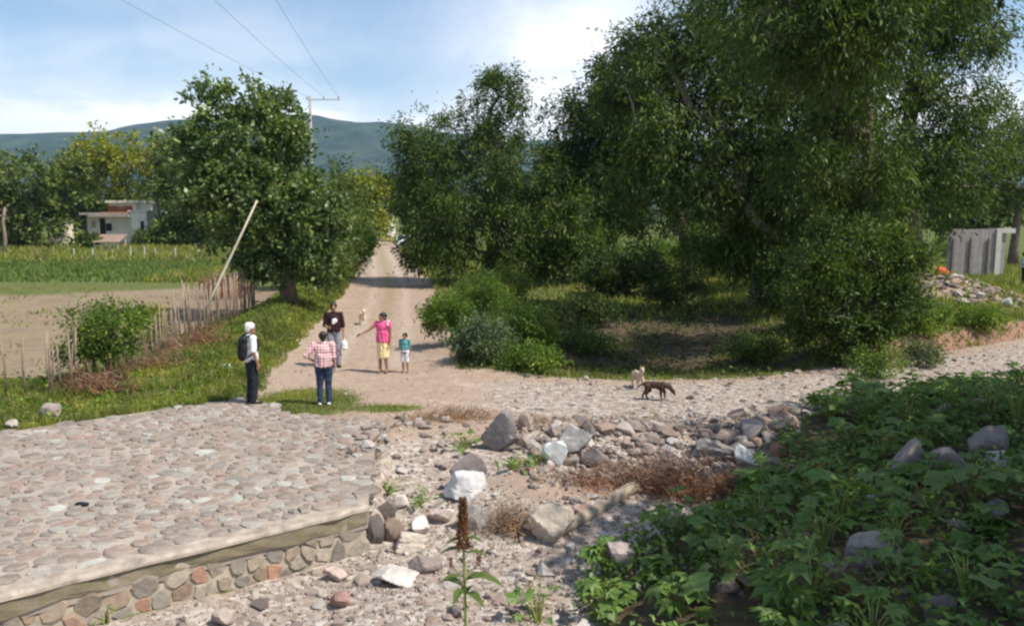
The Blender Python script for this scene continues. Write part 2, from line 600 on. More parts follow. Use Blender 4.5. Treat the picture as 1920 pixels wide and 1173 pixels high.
M_DRY = leaf_mat('dry twig', [(0.0, (0.174, 0.077, 0.051)), (0.5, (0.334, 0.161, 0.105)), (1.0, (0.522, 0.350, 0.230))], 0.1, 0.9, 0.1)
M_STRAW = leaf_mat('dry straw', [(0.0, (0.27, 0.155, 0.095)), (0.5, (0.36, 0.22, 0.14)), (1.0, (0.46, 0.33, 0.22))], 0.15, 0.9, 0.1)
M_STEM = plain_mat('green stem', (0.22, 0.26, 0.06), 0.6, 0.25, 9)

# ---------------------------------------------------------------- ground sheets (one height field, split by what lies on it)
xs = np.concatenate([-np.geomspace(4200, 46, 26), np.linspace(-45, -16.5, 58), np.arange(-16, 19.01, 0.15), np.linspace(19.4, 45, 60), np.geomspace(46, 3000, 24)])
ys = np.concatenate([np.linspace(-60, 1, 22), np.arange(1.5, 5, 0.3), np.arange(5.1, 25, 0.135), np.geomspace(25.15, 90, 150), np.geomspace(91, 4500, 60)])
gx, gy = np.meshgrid(xs, ys)
gz = H(gx, gy)
V = np.stack([gx, gy, gz], -1).reshape(-1, 3)
nx, ny = len(xs), len(ys)
ii, jj = np.meshgrid(np.arange(nx - 1), np.arange(ny - 1))
q = (jj * nx + ii).ravel()
F = np.stack([q, q + 1, q + 1 + nx, q + nx], -1)

fx, fy = gx.ravel(), gy.ravel()
roadd = np.minimum(seg_dist(fx, fy, ROAD_A) - 2.1, seg_dist(fx, fy, ROAD_B) - 1.95)
e = fx - edge_x(fy)
wsd = wall_side(fx, fy)
bankm = sstep(e, -0.1, 0.5) * (fy < 18.6)
bedm = ((fy < 15.2) & (bankm < 0.5) & ((fx > -2.7) | (wsd > 0))).astype(float)
slabd = pdist(fx, fy, SLAB)
wob = 0.5 * fbm(fx, fy, 0.7, 3, 55)
grass = sstep(roadd + wob, 0.0, 0.8) * (1 - bedm)
grass = np.where((fx > -3.2) & (fy < 16) & (bankm < 0.5), grass * 0.1, grass)
# a wedge of short turf between the paving and the dirt road
wedge = np.exp(-(((fx + 4.5) / 1.1) ** 2 + ((fy - 16.8) / 1.35) ** 2)) + 0.7 * np.exp(-(((fx + 2.5) / 0.7) ** 2 + ((fy - 16.3) / 0.35) ** 2))
grass = np.maximum(grass, np.clip(wedge * 1.5, 0, 1))
heapd = np.exp(-(((fx - 18.2) / 2.3) ** 2 + ((fy - 33.0) / 2.6) ** 2))
grass = grass * np.clip(1.25 - 1.6 * heapd, 0, 1)
fieldd = pdist(fx, fy, FIELD)
cropd = pdist(fx, fy, CROP)
till = sstep(fieldd + wob, -0.2, 0.6) * (1 - 0.75 * sstep(fy + 9 * fbm(fx, fy, 0.12, 3, 81), 36, 45))
crop = sstep(cropd + wob, -0.2, 0.6)
gravel = np.clip(bedm * sstep(fy, 14.8, 13.5) + sstep(seg_dist(fx, fy, ROAD_B) - 1.6, 0.8, -0.8) * sstep(fx, -2.5, 1.5), 0, 1)
hump = np.exp(-(((fx - 0.7) / 1.6) ** 2 + ((fy - 12.3) / 0.9) ** 2))
gravel = np.clip(gravel - 0.8 * hump, 0, 1)
red = sstep(fx, 8.5, 11) * np.exp(-((roadd - 0.55) / 0.4) ** 2) * (fy > 18) * (fx < 30)
under = np.clip(np.exp(-(((fx - 5.2) / 5.6) ** 2 + ((fy - 26.5) / 6.5) ** 2)) * 1.7, 0, 1) * sstep(roadd, 0.4, 1.4)  # litter brown, widened below the trees to paint in deeper shade
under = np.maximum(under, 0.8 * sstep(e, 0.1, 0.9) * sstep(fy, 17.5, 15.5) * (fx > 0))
mask = np.stack([grass, gravel, till, np.ones_like(grass)], -1).astype(np.float32)
dA = seg_dist(fx, fy, ROAD_A)
dB = seg_dist(fx, fy, ROAD_B)
rutA = np.exp(-((dA - 0.8 - 0.25 * fbm(fx, fy, 0.3, 2, 90)) / 0.28) ** 2) * sstep(dB, 1.2, 2.6)
rutB = np.exp(-((dB - 0.85 - 0.25 * fbm(fx, fy, 0.3, 2, 91)) / 0.3) ** 2) * sstep(dA, 1.2, 2.6)
midA = np.exp(-(dA / 0.4) ** 2) * sstep(fy, 24, 30)
mask_c = np.stack([np.maximum(rutA, rutB), midA, np.zeros_like(dA), np.ones_like(dA)], -1).astype(np.float32)
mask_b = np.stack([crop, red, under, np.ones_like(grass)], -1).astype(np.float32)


def sheet(name, sel):
    f = F[sel]
    used = np.unique(f)
    idx = np.full(len(V), -1, dtype=np.int32)
    idx[used] = np.arange(len(used))
    me = mesh_np(name, V[used], idx[f], True)
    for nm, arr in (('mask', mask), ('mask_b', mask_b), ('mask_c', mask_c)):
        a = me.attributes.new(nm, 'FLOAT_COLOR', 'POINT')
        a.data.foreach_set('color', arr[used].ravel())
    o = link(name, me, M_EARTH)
    o['kind'] = 'structure'
    return o


fc = V[F].mean(1)
fxc, fyc = fc[:, 0], fc[:, 1]
rd = np.minimum(seg_dist(fxc, fyc, ROAD_A) - 2.1, seg_dist(fxc, fyc, ROAD_B) - 1.95) + 0.3 * fbm(fxc, fyc, 0.7, 3, 55)
ec = fxc - edge_x(fyc)
is_bank = (ec > 0.1) & (fyc < 17.6) & (fyc > 1)
is_bed = (fyc < 15.1) & (~is_bank) & ((fxc > -2.5) | (wall_side(fxc, fyc) > 0)) & (fyc > -10)
is_road = (rd < 0.15) & ~is_bed & ~is_bank
is_field = (pdist(fxc, fyc, FIELD) > 0) & ~is_road
is_crop = (pdist(fxc, fyc, CROP) > 0) & ~is_road & ~is_field
rest = ~(is_bank | is_bed | is_road | is_field | is_crop)
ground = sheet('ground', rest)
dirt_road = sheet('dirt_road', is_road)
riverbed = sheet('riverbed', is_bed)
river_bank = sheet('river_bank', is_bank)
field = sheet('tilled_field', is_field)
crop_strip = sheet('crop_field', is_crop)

# ---------------------------------------------------------------- the hills
M_HILL, N, out = new_mat('forested hill')
tcn = N.n('ShaderNodeNewGeometry')
f = N.noise(tcn.outputs['Position'], 0.012, 8, 0.65)
f2_ = N.noise(tcn.outputs['Position'], 0.06, 4, 0.7)
c = N.ramp(N.math('ADD', N.math('MULTIPLY', f, 0.6), N.math('MULTIPLY', f2_, 0.4)), [(0.36, (0.008, 0.018, 0.016)), (0.5, (0.028, 0.048, 0.032)), (0.64, (0.075, 0.098, 0.060))])
N.t.links.new(bsdf(N, c, 0.95, 0.05), out.inputs[0])
HD = 2700.0
prof_px = [-900, -400, 0, 130, 220, 260, 340, 430, 520, 570, 605, 640, 680, 720, 760, 830, 950, 1200, 1700, 2500]
prof_py = [285, 268, 256, 252, 249, 238, 229, 226, 224, 219, 222, 229, 235, 232, 237, 252, 268, 262, 285, 300]
hx = np.linspace(-3600, 2900, 260)
hy = np.concatenate([np.linspace(1150, 2700, 70), np.linspace(2730, 3400, 20)])
HX, HY = np.meshgrid(hx, hy)
ppx = HX / HD * FPX + CX
ridge = (400 - np.interp(ppx, prof_px, prof_py)) / FPX * HD + 4
tt = np.clip((HY - 1150) / (HD - 1150), 0, 1)
shape = np.where(HY <= HD, tt ** 1.35, 1 - 0.35 * ((HY - HD) / 700) ** 2)
gul = fbm(HX, HY * 0.45, 0.0042, 5, 71)
HZ = ridge * shape * (1 + 0.55 * gul * (1 - tt ** 3) * 1.3) + ridge * 0.02 * fbm(HX, HY, 0.02, 3, 75)
HZ = np.where(HY < 1160, -2, HZ)
hq = (np.meshgrid(np.arange(len(hx) - 1), np.arange(len(hy) - 1)))
hq = (hq[1] * len(hx) + hq[0]).ravel()
hills = link('hills', mesh_np('hills', np.stack([HX, HY, HZ], -1).reshape(-1, 3), np.stack([hq, hq + 1, hq + 1 + len(hx), hq + len(hx)], -1), True), M_HILL)
hills['kind'] = 'structure'

# haze: the air between here and the hills
HAZE = 0.00012
hb = MB().box(-4300, 4300, -80, 4600, -3.0, 420)
hz = hb.build('haze')
m, N, out = new_mat('haze')
pv = N.n('ShaderNodeVolumePrincipled')
pv.inputs['Color'].default_value = (0.52, 0.77, 1.0, 1)
pv.inputs['Density'].default_value = HAZE
pv.inputs['Anisotropy'].default_value = 0.2
m.node_tree.links.new(pv.outputs[0], out.inputs['Volume'])
hz.data.materials.append(m)
hz['kind'] = 'stuff'
tag(hz, 'thin bluish haze in the air toward the far hills', 'haze')

# ---------------------------------------------------------------- Voronoi stones (paving and masonry)


def clip_poly(poly, a, b):
    """keep the side of polygon nearer to a than b"""
    mx_, my_ = (a[0] + b[0]) / 2, (a[1] + b[1]) / 2
    dx, dy = b[0] - a[0], b[1] - a[1]
    r = []
    n = len(poly)
    for i in range(n):
        p, q_ = poly[i], poly[(i + 1) % n]
        sp = (p[0] - mx_) * dx + (p[1] - my_) * dy
        sq = (q_[0] - mx_) * dx + (q_[1] - my_) * dy
        if sp <= 0:
            r.append(p)
        if (sp < 0 < sq) or (sq < 0 < sp):
            t = sp / (sp - sq)
            r.append((p[0] + t * (q_[0] - p[0]), p[1] + t * (q_[1] - p[1])))
    return r


def voronoi(pts, reach):
    cells = []
    A = np.array(pts)
    for i, p in enumerate(pts):
        d = np.hypot(A[:, 0] - p[0], A[:, 1] - p[1])
        nb = [j for j in np.argsort(d)[1:16] if d[j] < reach * 2.4]
        poly = [(p[0] + reach * math.cos(k * math.pi / 4), p[1] + reach * math.sin(k * math.pi / 4)) for k in range(8)]
        for j in nb:
            poly = clip_poly(poly, p, pts[j])
            if len(poly) < 3:
                break
        if len(poly) >= 3:
            cells.append((p, poly))
    return cells


def round_cell(p, poly, joint, soft=1.0):
    """resample a cell into ten points, pulled in from the joint and rounded"""
    out_ = []
    for k in range(9):
        a = 2 * math.pi * k / 9 + 0.15
        dx, dy = math.cos(a), math.sin(a)
        best = 1e9
        n = len(poly)
        for i in range(n):
            x0, y0 = poly[i][0] - p[0], poly[i][1] - p[1]
            x1, y1 = poly[(i + 1) % n][0] - p[0], poly[(i + 1) % n][1] - p[1]
            ex, ey = x1 - x0, y1 - y0
            dn = dx * ey - dy * ex
            if abs(dn) < 1e-9:
                continue
            t = (x0 * ey - y0 * ex) / dn
            u = (x0 * dy - y0 * dx) / dn
            if t > 0 and -1e-6 <= u <= 1 + 1e-6:
                best = min(best, t)
        out_.append(best)
    m_ = sorted(out_)[len(out_) // 2]
    out_ = [min(r, m_ * 1.7) for r in out_]
    if soft:
        out_ = [0.5 * out_[k] + 0.25 * out_[k - 1] + 0.25 * out_[(k + 1) % 9] if out_[k] > m_ else out_[k] for k in range(9)]
    return [(max(r - joint, r * 0.55)) for r in out_]


def stone_mesh(rad, proud, depth, tilt, rng):
    """domed stone: bottom ring, shoulder ring, top ring, centre (local z up)"""
    n = len(rad)
    Vv, Ff = [], []
    for (k_, z_) in ((1.0, -depth), (1.0, proud * 0.30), (0.84, proud * 0.95)):
        for i in range(n):
            a = 2 * math.pi * i / n + 0.15
            x, y = rad[i] * k_ * math.cos(a), rad[i] * k_ * math.sin(a)
            zz_ = z_ + (0 if z_ < 0 else (tilt[0] * x + tilt[1] * y + rng.uniform(-1, 1) * proud * 0.12))
            Vv.append((x, y, zz_))
    Vv.append((0, 0, proud))
    for l in range(2):
        for i in range(n):
            j = (i + 1) % n
            Ff.append((l * n + i, l * n + j, (l + 1) * n + j, (l + 1) * n + i))
    for i in range(n):
        Ff.append((2 * n + i, 2 * n + (i + 1) % n, 3 * n))
    return Vv, Ff


# --- the paved ford: a mortar bed and its stones
paving = MB()
pm = bmesh.new()
vs = [pm.verts.new((x, y, SLAB_Z)) for x, y in SLAB]
pf = pm.faces.new(vs)
bmesh.ops.triangulate(pm, faces=[pf])
geom = bmesh.ops.extrude_face_region(pm, geom=pm.faces[:])
for v in geom['geom']:
    if isinstance(v, bmesh.types.BMVert):
        v.co.z -= 0.3
bmesh.ops.recalc_face_normals(pm, faces=pm.faces[:])
pme = bpy.data.meshes.new('cobbled_ford')
pm.to_mesh(pme)
pm.free()
ford = link('cobbled_ford', pme, M_MORTAR)
ford['kind'] = 'structure'

cu = Vector((KR[0] - KL[0], KR[1] - KL[1], 0)).normalized()     # along the coping
cn = Vector((cu.y, -cu.x, 0))                                    # toward the river
COPW = 0.24
pts = []
rc = random.Random(11)
y = 3.0
row = 0
while y < 17.2:
    x = -12.2 + (0.15 if row % 2 else 0)
    while x < -1.8:
        p = (x + rc.uniform(-0.13, 0.13), y + rc.uniform(-0.085, 0.085))
        if rc.random() > 0.13:
            pts.append(p)
        x += rc.choice((0.15, 0.19, 0.23, 0.28, 0.33))
    y += 0.175
    row += 1
pa = np.array(pts)
keep = (pdist(pa[:, 0], pa[:, 1], SLAB) > 0.02) & (wall_side(pa[:, 0], pa[:, 1]) < -COPW - 0.05) & (np.abs(pa[:, 0]) < 0.68 * pa[:, 1] + 0.8)
cells = voronoi([tuple(p) for p in pa[keep]], 0.26)
cells.sort(key=lambda c_: c_[0][0] ** 2 + c_[0][1] ** 2)
joined = MB()
for i, (p, poly) in enumerate(cells):
    rad = round_cell(p, poly, rc.choice((0.003, 0.006, 0.012, 0.02, 0.032, 0.045)))
    Vv, Ff = stone_mesh(rad, rc.uniform(0.005, 0.034), 0.03, (rc.uniform(-.09, .09), rc.uniform(-.09, .09)), rc)
    if i < 295:
        me = bpy.data.meshes.new('cobble_stone')
        me.from_pydata(Vv, [], Ff)
        link('cobble_stone', me, M_COBBLE, ford, (p[0], p[1], SLAB_Z))
    else:
        joined.add([(v[0] + p[0], v[1] + p[1], v[2] + SLAB_Z) for v in Vv], Ff)
jo = joined.build('cobble_stones', M_COBBLE, ford)
jo['kind'] = 'stuff'

# --- the retaining wall in front of the paving
WL = math.hypot(KR[0] - KL[0], KR[1] - KL[1])
Mw = Matrix(((cu.x, cn.x, 0, KL[0]), (cu.y, cn.y, 0, KL[1]), (0, 0, 1, 0), (0, 0, 0, 1)))
M_COP = plain_mat('coping concrete', (0.347, 0.295, 0.239), 0.95, 0.38, 4.5, 0.1, 0.9)
M_WALLBACK = plain_mat('wall mortar', (0.36, 0.31, 0.235), 0.95, 0.35, 3.5, 0.1, 0.6)
M_MOSSY, N, out = new_mat('mossy concrete')
tcn = N.n('ShaderNodeTexCoord')
f = N.noise(tcn.outputs['Object'], 2.2, 6, 0.65)
g = N.noise(tcn.outputs['Object'], 14, 4, 0.6)
c = N.ramp(f, [(0.3, (0.15, 0.125, 0.078)), (0.5, (0.215, 0.18, 0.125)), (0.7, (0.29, 0.245, 0.185))])
c = N.mix(N.ss(g, 0.5, 0.75), c, (0.17, 0.165, 0.07))
N.t.links.new(bsdf(N, c, 0.95, 0.1, N.bump(g, 0.5, 0.02)), out.inputs[0])
wall = empty('retaining_wall', (0, 0, 0))
tag(wall, 'low mortared stone wall with a worn concrete coping along the paved ford', 'retaining wall')
# coping: a strip with a wavering front edge
cp = MB()
n = 46
prof = []
for i in range(n + 1):
    t = i / n * (WL + 0.03)
    wv = 0.05 + 0.012 * math.sin(t * 2.1) + 0.008 * math.sin(t * 5.3 + 1) + rc.uniform(-0.024, 0.014)
    zv = 0.04 + rc.uniform(-0.015, 0.012)
    prof.append([(t, -COPW + 0.02 * math.sin(t * 3.7), SLAB_Z + 0.004), (t, -COPW + 0.05, zv), (t, wv - 0.04, zv - 0.003), (t, wv, zv - 0.035), (t, wv + 0.005, -0.03)])
Vv = [Mw @ Vector(p) for r_ in prof for p in r_]
Ff = [(i * 5 + k, (i + 1) * 5 + k, (i + 1) * 5 + k + 1, i * 5 + k + 1) for i in range(n) for k in range(4)]
Ff.append(tuple(range(n * 5, n * 5 + 5)))
cp.add(Vv, Ff)
cp.build('coping', M_COP, wall)
bd = MB().box(-0.2, WL - 0.02, -0.3, -0.02, -1.2, -0.305, Mw)
bd.build('wall_core', M_WALLBACK, wall)
bd2 = MB()
Vv, Ff = [], []
for i in range(n + 1):
    t = i / n * (WL - 0.01)
    wv = 0.012 * math.sin(t * 2.1) + 0.022 + rc.uniform(-.012, .012)
    lo = -0.21 + 0.02 * math.sin(t * 1.7) + rc.uniform(-.03, .03)
    for z_, o_ in ((-0.031, wv), (-0.15, wv + rc.uniform(-.008, .012)), (lo, wv + rc.uniform(-.01, .01)), (lo - 0.02, -0.06)):
        Vv.append(Mw @ Vector((t, o_, z_)))
for i in range(n):
    for k in range(3):
        Ff.append((i * 4 + k, (i + 1) * 4 + k, (i + 1) * 4 + k + 1, i * 4 + k + 1))
bd2.add(Vv, Ff).build('render_band', M_MOSSY, wall)
pts = []
z_ = -0.345
while z_ > -1.1:
    t = 3.2 + rc.uniform(0, 0.2)
    while t < WL - 0.06:
        pts.append((t + rc.uniform(-.08, .08), z_ + rc.uniform(-.06, .06)))
        t += rc.choice((0.16, 0.24, 0.34))
    z_ -= 0.19
for p, poly in voronoi(pts, 0.24):
    rad = round_cell(p, poly, rc.uniform(0.004, 0.016), 0.0)
    Vv, Ff = stone_mesh(rad, rc.uniform(0.012, 0.035), 0.03, (rc.uniform(-.15, .15), rc.uniform(-.15, .15)), rc)
    me = bpy.data.meshes.new('wall_stone')
    # local (x along, y up, z out) -> wall
    me.from_pydata([Mw @ Vector((p[0] + v[0], v[2] - 0.02, p[1] + v[1])) for v in Vv], [], Ff)
    link('wall_stone', me, M_MASON, wall)


# ---------------------------------------------------------------- loose stones
def hull_stone(rng, n=13, flat=0.6):
    bm = bmesh.new()
    for _ in range(n):
        v = Vector((rng.gauss(0, 1), rng.gauss(0, 1), rng.gauss(0, 1))).normalized()
        v *= rng.uniform(0.85, 1.05)
        bm.verts.new((v.x, v.y * rng.uniform(0.85, 1.0), v.z * flat))
    r = bmesh.ops.convex_hull(bm, input=bm.verts[:])
    bmesh.ops.delete(bm, geom=[g_ for g_ in set(r['geom_interior'] + r['geom_unused']) if isinstance(g_, bmesh.types.BMVert)], context='VERTS')
    bmesh.ops.triangulate(bm, faces=bm.faces[:])
    bmesh.ops.recalc_face_normals(bm, faces=bm.faces[:])
    me = bpy.data.meshes.new('stone')
    bm.to_mesh(me)
    bm.free()
    return me


rs = random.Random(23)
STONES = [hull_stone(rs, rs.choice((12, 15, 18, 22)), rs.uniform(0.5, 0.75)) for _ in range(14)]
STONE_ARR = []
for me in STONES:
    v = np.empty(len(me.vertices) * 3, dtype=np.float32)
    me.vertices.foreach_get('co', v)
    STONE_ARR.append((v.reshape(-1, 3), np.array([list(p.vertices) for p in me.polygons], dtype=np.int32)))
    me.materials.append(M_RUBBLE)


PEBBLES = []
for _ in range(10):
    me = hull_stone(rs, 8, rs.uniform(0.5, 0.75))
    v = np.empty(len(me.vertices) * 3, dtype=np.float32)
    me.vertices.foreach_get('co', v)
    PEBBLES.append((v.reshape(-1, 3), np.array([list(p.vertices) for p in me.polygons], dtype=np.int32)))
    bpy.data.meshes.remove(me)


def scatter_stones(name, P, S, mat, parent=None, seed=1):
    """one joined mesh of many small stones at points P with sizes S"""
    g_ = np.random.default_rng(seed)
    VV, FF, o = [], [], 0
    kinds = g_.integers(0, len(PEBBLES), len(P))
    for k, (v, f) in enumerate(PEBBLES):
        sel = np.where(kinds == k)[0]
        if len(sel) == 0:
            continue
        a = g_.uniform(0, 2 * np.pi, len(sel))
        s = S[sel][:, None] * g_.uniform(0.7, 1.25, (len(sel), 3))
        vv = v[None] * s[:, None, :]
        ca, sa = np.cos(a)[:, None], np.sin(a)[:, None]
        x = vv[:, :, 0] * ca - vv[:, :, 1] * sa
        y_ = vv[:, :, 0] * sa + vv[:, :, 1] * ca
        tx = g_.uniform(-.3, .3, (len(sel), 1))
        z = vv[:, :, 2] + x * tx
        w = np.stack([x, y_, z], -1) + P[sel][:, None, :]
        VV.append(w.reshape(-1, 3))
        ff = f[None] + (o + np.arange(len(sel)) * len(v))[:, None, None]
        FF.append(ff.reshape(-1, 3))
        o += len(sel) * len(v)
    me = mesh_np(name, np.concatenate(VV), np.concatenate(FF))
    return link(name, me, mat, parent)


# gravel (nobody could count it)
g_ = np.random.default_rng(3)


def sample_region(n, x0, x1, y0, y1, test, g=g_):
    x = g.uniform(x0, x1, n)
    y_ = g.uniform(y0, y1, n)
    k = test(x, y_)
    return x[k], y_[k]


def bed_test(x, y_):
    return ((x > -2.45) | (wall_side(x, y_) > 0.06)) & (x < edge_x(y_) + 0.5) & (np.abs(x) < 0.66 * y_ + 0.4)


x, y_ = sample_region(27000, -5.5, 7, 5.6, 15.2, bed_test)
k = (np.exp(-(((x - 0.6) / 1.4) ** 2 + ((y_ - 12.3) / 0.7) ** 2)) < g_.uniform(0.2, 1.3, len(x))) & (g_.uniform(0, 1, len(x)) < 0.35 + 0.65 * sstep(y_, 13.5, 11) + 0.5 * (x > 1.5))
x, y_ = x[k], y_[k]
S = np.exp(g_.normal(-3.75, 0.5, len(x))).clip(0.009, 0.075)
P = np.stack([x, y_, H(x, y_) + S * 0.15], -1)
gv = scatter_stones('gravel', P, S, M_RUBBLE, None, 5)
tag(gv, 'loose pinkish grey gravel covering the dry river bed', 'gravel', kind='stuff')


def road_test(x, y_):
    return (seg_dist(x, y_, ROAD_B) < 2.3 + 0.4 * fbm(x, y_, 1.1, 2, 4)) & (g_.uniform(0, 1, len(x)) < 0.18 + 0.82 * sstep(x, -2, 1.5)) & (np.abs(x) < 0.66 * y_ + 0.4)


x, y_ = sample_region(26000, -4, 17, 14.6, 24.5, road_test)
S = np.exp(g_.normal(-3.95, 0.40, len(x))).clip(0.010, 0.06)
P = np.stack([x, y_, H(x, y_) + S * 0.1], -1)
gv = scatter_stones('gravel', P, S, M_RUBBLE, None, 6)
tag(gv, 'pale stony gravel strewn over the dirt track curving right', 'gravel', kind='stuff')
# sparse pebbles on the road going away
x, y_ = sample_region(2500, -8, -1, 17, 40, lambda x, y_: seg_dist(x, y_, ROAD_A) < 2.3)
S = np.exp(g_.normal(-3.8, 0.5, len(x))).clip(0.012, 0.07)
gv = scatter_stones('gravel', np.stack([x, y_, H(x, y_)], -1), S, M_RUBBLE, None, 8)
tag(gv, 'sparse pebbles scattered along the dirt road leading away', 'gravel', kind='stuff')


x, y_ = sample_region(2600, -9, -2, 6.0, 16.6, lambda x, y_: (pdist(x, y_, SLAB) > 0.02) & (g_.uniform(0, 1, len(x)) < 0.25 + np.clip(fbm(x, y_, 0.7, 3, 66) * 2.2 + 0.3 * (x > -3.6), 0, 1)))
S = np.exp(g_.normal(-4.1, 0.4, len(x))).clip(0.007, 0.045)
gv = scatter_stones('gravel', np.stack([x, y_, np.full(len(x), SLAB_Z + 0.006)], -1), S, M_RUBBLE, None, 9)
tag(gv, 'loose grit and small chips lying on the paved ford', 'gravel', kind='stuff')


def pick_stone(parent, name, x, y_, s, mat=None, z=None):
    me = rs.choice(STONES)
    z0 = Hs(x, y_) if z is None else z
    o = link(name, me, None, parent, (x, y_, z0 + s * 0.18), (rs.uniform(-.4, .4), rs.uniform(-.4, .4), rs.uniform(0, 6.28)), (s * rs.uniform(.8, 1.3), s * rs.uniform(.75, 1.1), s * rs.uniform(.7, 1.1)))
    return o


x, y_ = sample_region(1500, 0.2, 6.2, 12.0, 15.6, bed_test)
S = g_.uniform(0.035, 0.10, len(x))
rb_ = scatter_stones('rubble', np.stack([x, y_, H(x, y_) + S * 0.2], -1), S, M_RUBBLE, None, 17)
tag(rb_, 'tumbled broken stones on the slope below the stony track', 'rubble', kind='stuff')
x, y_ = sample_region(900, -5.2, 6.5, 6.5, 15.4, bed_test)
cnt = 0
for a, b in zip(x, y_):
    if cnt >= 290:
        break
    dens = 1.0 if (b > 12.8 and a > -0.2) or b < 10.8 else 0.25
    if rs.random() > dens:
        continue
    s = min(0.2, max(0.055, math.exp(rs.gauss(-2.5, 0.42))))
    pick_stone(riverbed, 'stone', a, b, s)
    cnt += 1
x, y_ = sample_region(700, 0.0, 14, 15.0, 22.5, lambda x, y_: (seg_dist(x, y_, ROAD_B) < 2.5) & (x < 0.62 * y_))
for a, b in list(zip(x, y_))[:190]:
    pick_stone(dirt_road, 'stone', a, b, min(0.15, max(0.06, math.exp(rs.gauss(-2.6, 0.35)))))
# the tumbled rocks of the bank
pile = empty('rock_pile', (2.6, 13.8, Hs(2.6, 13.8)))
tag(pile, 'band of tumbled angular rocks on the bank between river bed and stony track', 'rock pile')
for i in range(210):
    a = rs.uniform(0.0, 5.3)
    yt_ = float(np.interp(a, [-1, 1, 4, 8], [15.2, 15.1, 15.4, 16.5]))
    b = yt_ - 1.25 + rs.gauss(0, 0.5)
    sz_ = min(0.27, max(0.07, math.exp(rs.gauss(-2.15, 0.42))))
    o = pick_stone(pile, 'rock', a, b, sz_)
    o.location -= pile.location
# broken paving at the ford's right edge
for _ in range(46):
    a, b = rs.uniform(-2.9, -1.1), rs.uniform(12.9, 15.7)
    pick_stone(ford, 'loose_stone', a, b, rs.uniform(0.06, 0.15), z=(Gs(a, b)))


# ---------------------------------------------------------------- boulders
def stone_color(base):
    base = tuple(c * (0.80 if base[0] < 0.6 else 0.92) for c in base)
    key = 'rock %.2f %.2f %.2f' % base
    if key not in MATS:
        MATS[key] = stone_mat(key, [(0.0, tuple(c * 0.9 for c in base)), (1.0, tuple(min(0.85, c * 1.08) for c in base))], fine=0.9, bump=0.6, dirt=tuple(c * 0.72 for c in base), dirt_amt=0.55)
    return MATS[key]


def boulder(px0, px1, py0, py1, base, label, name='boulder', depth=0.75, cat='boulder', ang=0.0, sink=0.12, seed=None, tilt=0.0, parent=None, flat=0.0, ydep=None):
    p = G((px0 + px1) / 2, py1) if ydep is None else None
    if p is None:
        p = at((px0 + px1) / 2, py1, ydep)
    k = p.y / FPX
    w, h = (px1 - px0) * k, (py1 - py0) * k
    r = random.Random(seed if seed is not None else int(px0 * 7 + py0))
    k_smooth = True
    bm = bmesh.new()
    bmesh.ops.create_icosphere(bm, subdivisions=4 if px1 - px0 > 60 else 3, radius=1)
    planes = []
    for _ in range(11):
        v = Vector((r.gauss(0, 1), r.gauss(0, 1), r.gauss(0, 0.9))).normalized()
        planes.append((v, r.uniform(0.42, 0.72)))
    for v in bm.verts:
        d_ = v.co.normalized()
        acc = 1.0
        for n_, o_ in planes:
            q_ = d_.dot(n_) / o_
            if q_ > 0:
                acc += q_ ** 60
        nz = float(vnoise(d_.x * 2.3 + px0, d_.y * 2.3 + d_.z * 1.9 + py0, 5)) - 0.5
        nf = float(vnoise(d_.x * 7 + px0, d_.z * 7 + d_.y * 5, 6)) - 0.5
        v.co = d_ * (acc ** (-1 / 60.0)) * (1 + 0.12 * nz + 0.09 * nf)
    xs_ = [v.co.x for v in bm.verts]
    zs_ = [v.co.z for v in bm.verts]
    sx = w / (max(xs_) - min(xs_))
    sz = (h * (1 + sink)) / (max(zs_) - min(zs_))
    sy = sx * depth
    ox, oz = (max(xs_) + min(xs_)) / 2, min(zs_)
    for v in bm.verts:
        v.co = Vector(((v.co.x - ox) * sx, v.co.y * sy, (v.co.z - oz) * sz - h * sink))
    bmesh.ops.recalc_face_normals(bm, faces=bm.faces[:])
    for f_ in bm.faces:
        f_.smooth = True
    me = bpy.data.meshes.new(name)
    bm.to_mesh(me)
    bm.free()
    me.set_sharp_from_angle(angle=R(24))
    o = link(name, me, stone_color(base), parent, (p.x, p.y + w * depth * 0.42, p.z), (0, tilt, ang))
    if parent is None:
        tag(o, label, cat)
    return o


def seed_f(r):
    return 3.7


GREY, DGREY, WHITE, PALE, TAN, PINK, BROWN = (0.29, 0.255, 0.245), (0.20, 0.175, 0.165), (0.70, 0.68, 0.66), (0.50, 0.46, 0.42), (0.47, 0.385, 0.30), (0.48, 0.335, 0.285), (0.27, 0.20, 0.155)
boulder(899, 971, 764, 848, GREY, 'tall dark grey boulder standing beside a bright green weed above the river bed', depth=0.6)
boulder(840, 914, 848, 915, (0.30, 0.255, 0.24), 'rounded brownish grey boulder leaning behind the white block', depth=0.5, seed=4)
boulder(825, 916, 890, 941, (0.60, 0.58, 0.57), 'long white block lying in front of the rounded brown boulder', depth=0.8, tilt=0.10, seed=33, sink=0.3)
boulder(862, 924, 942, 996, (0.38, 0.35, 0.325), 'grey slab just below the long white block', depth=0.5)
boulder(1038, 1104, 793, 852, (0.52, 0.49, 0.465), 'pale grey angular boulder above the chalk white one', depth=0.7, tilt=0.2)
boulder(1014, 1066, 826, 877, (0.72, 0.74, 0.71), 'chalk white rock beside low green weeds in the middle of the bank', depth=0.7, seed=3)
boulder(1084, 1152, 848, 893, (0.25, 0.215, 0.195), 'flat dark grey slab sloping below the pale grey boulder', depth=0.8, tilt=0.35, seed=8)
boulder(969, 1001, 774, 806, (0.44, 0.36, 0.32), 'small pinkish boulder right of the tall dark one', depth=0.8)
boulder(1309, 1392, 824, 872, (0.31, 0.275, 0.25), 'wide grey slab on the bank left of the round white rock', depth=0.7, tilt=-0.15)
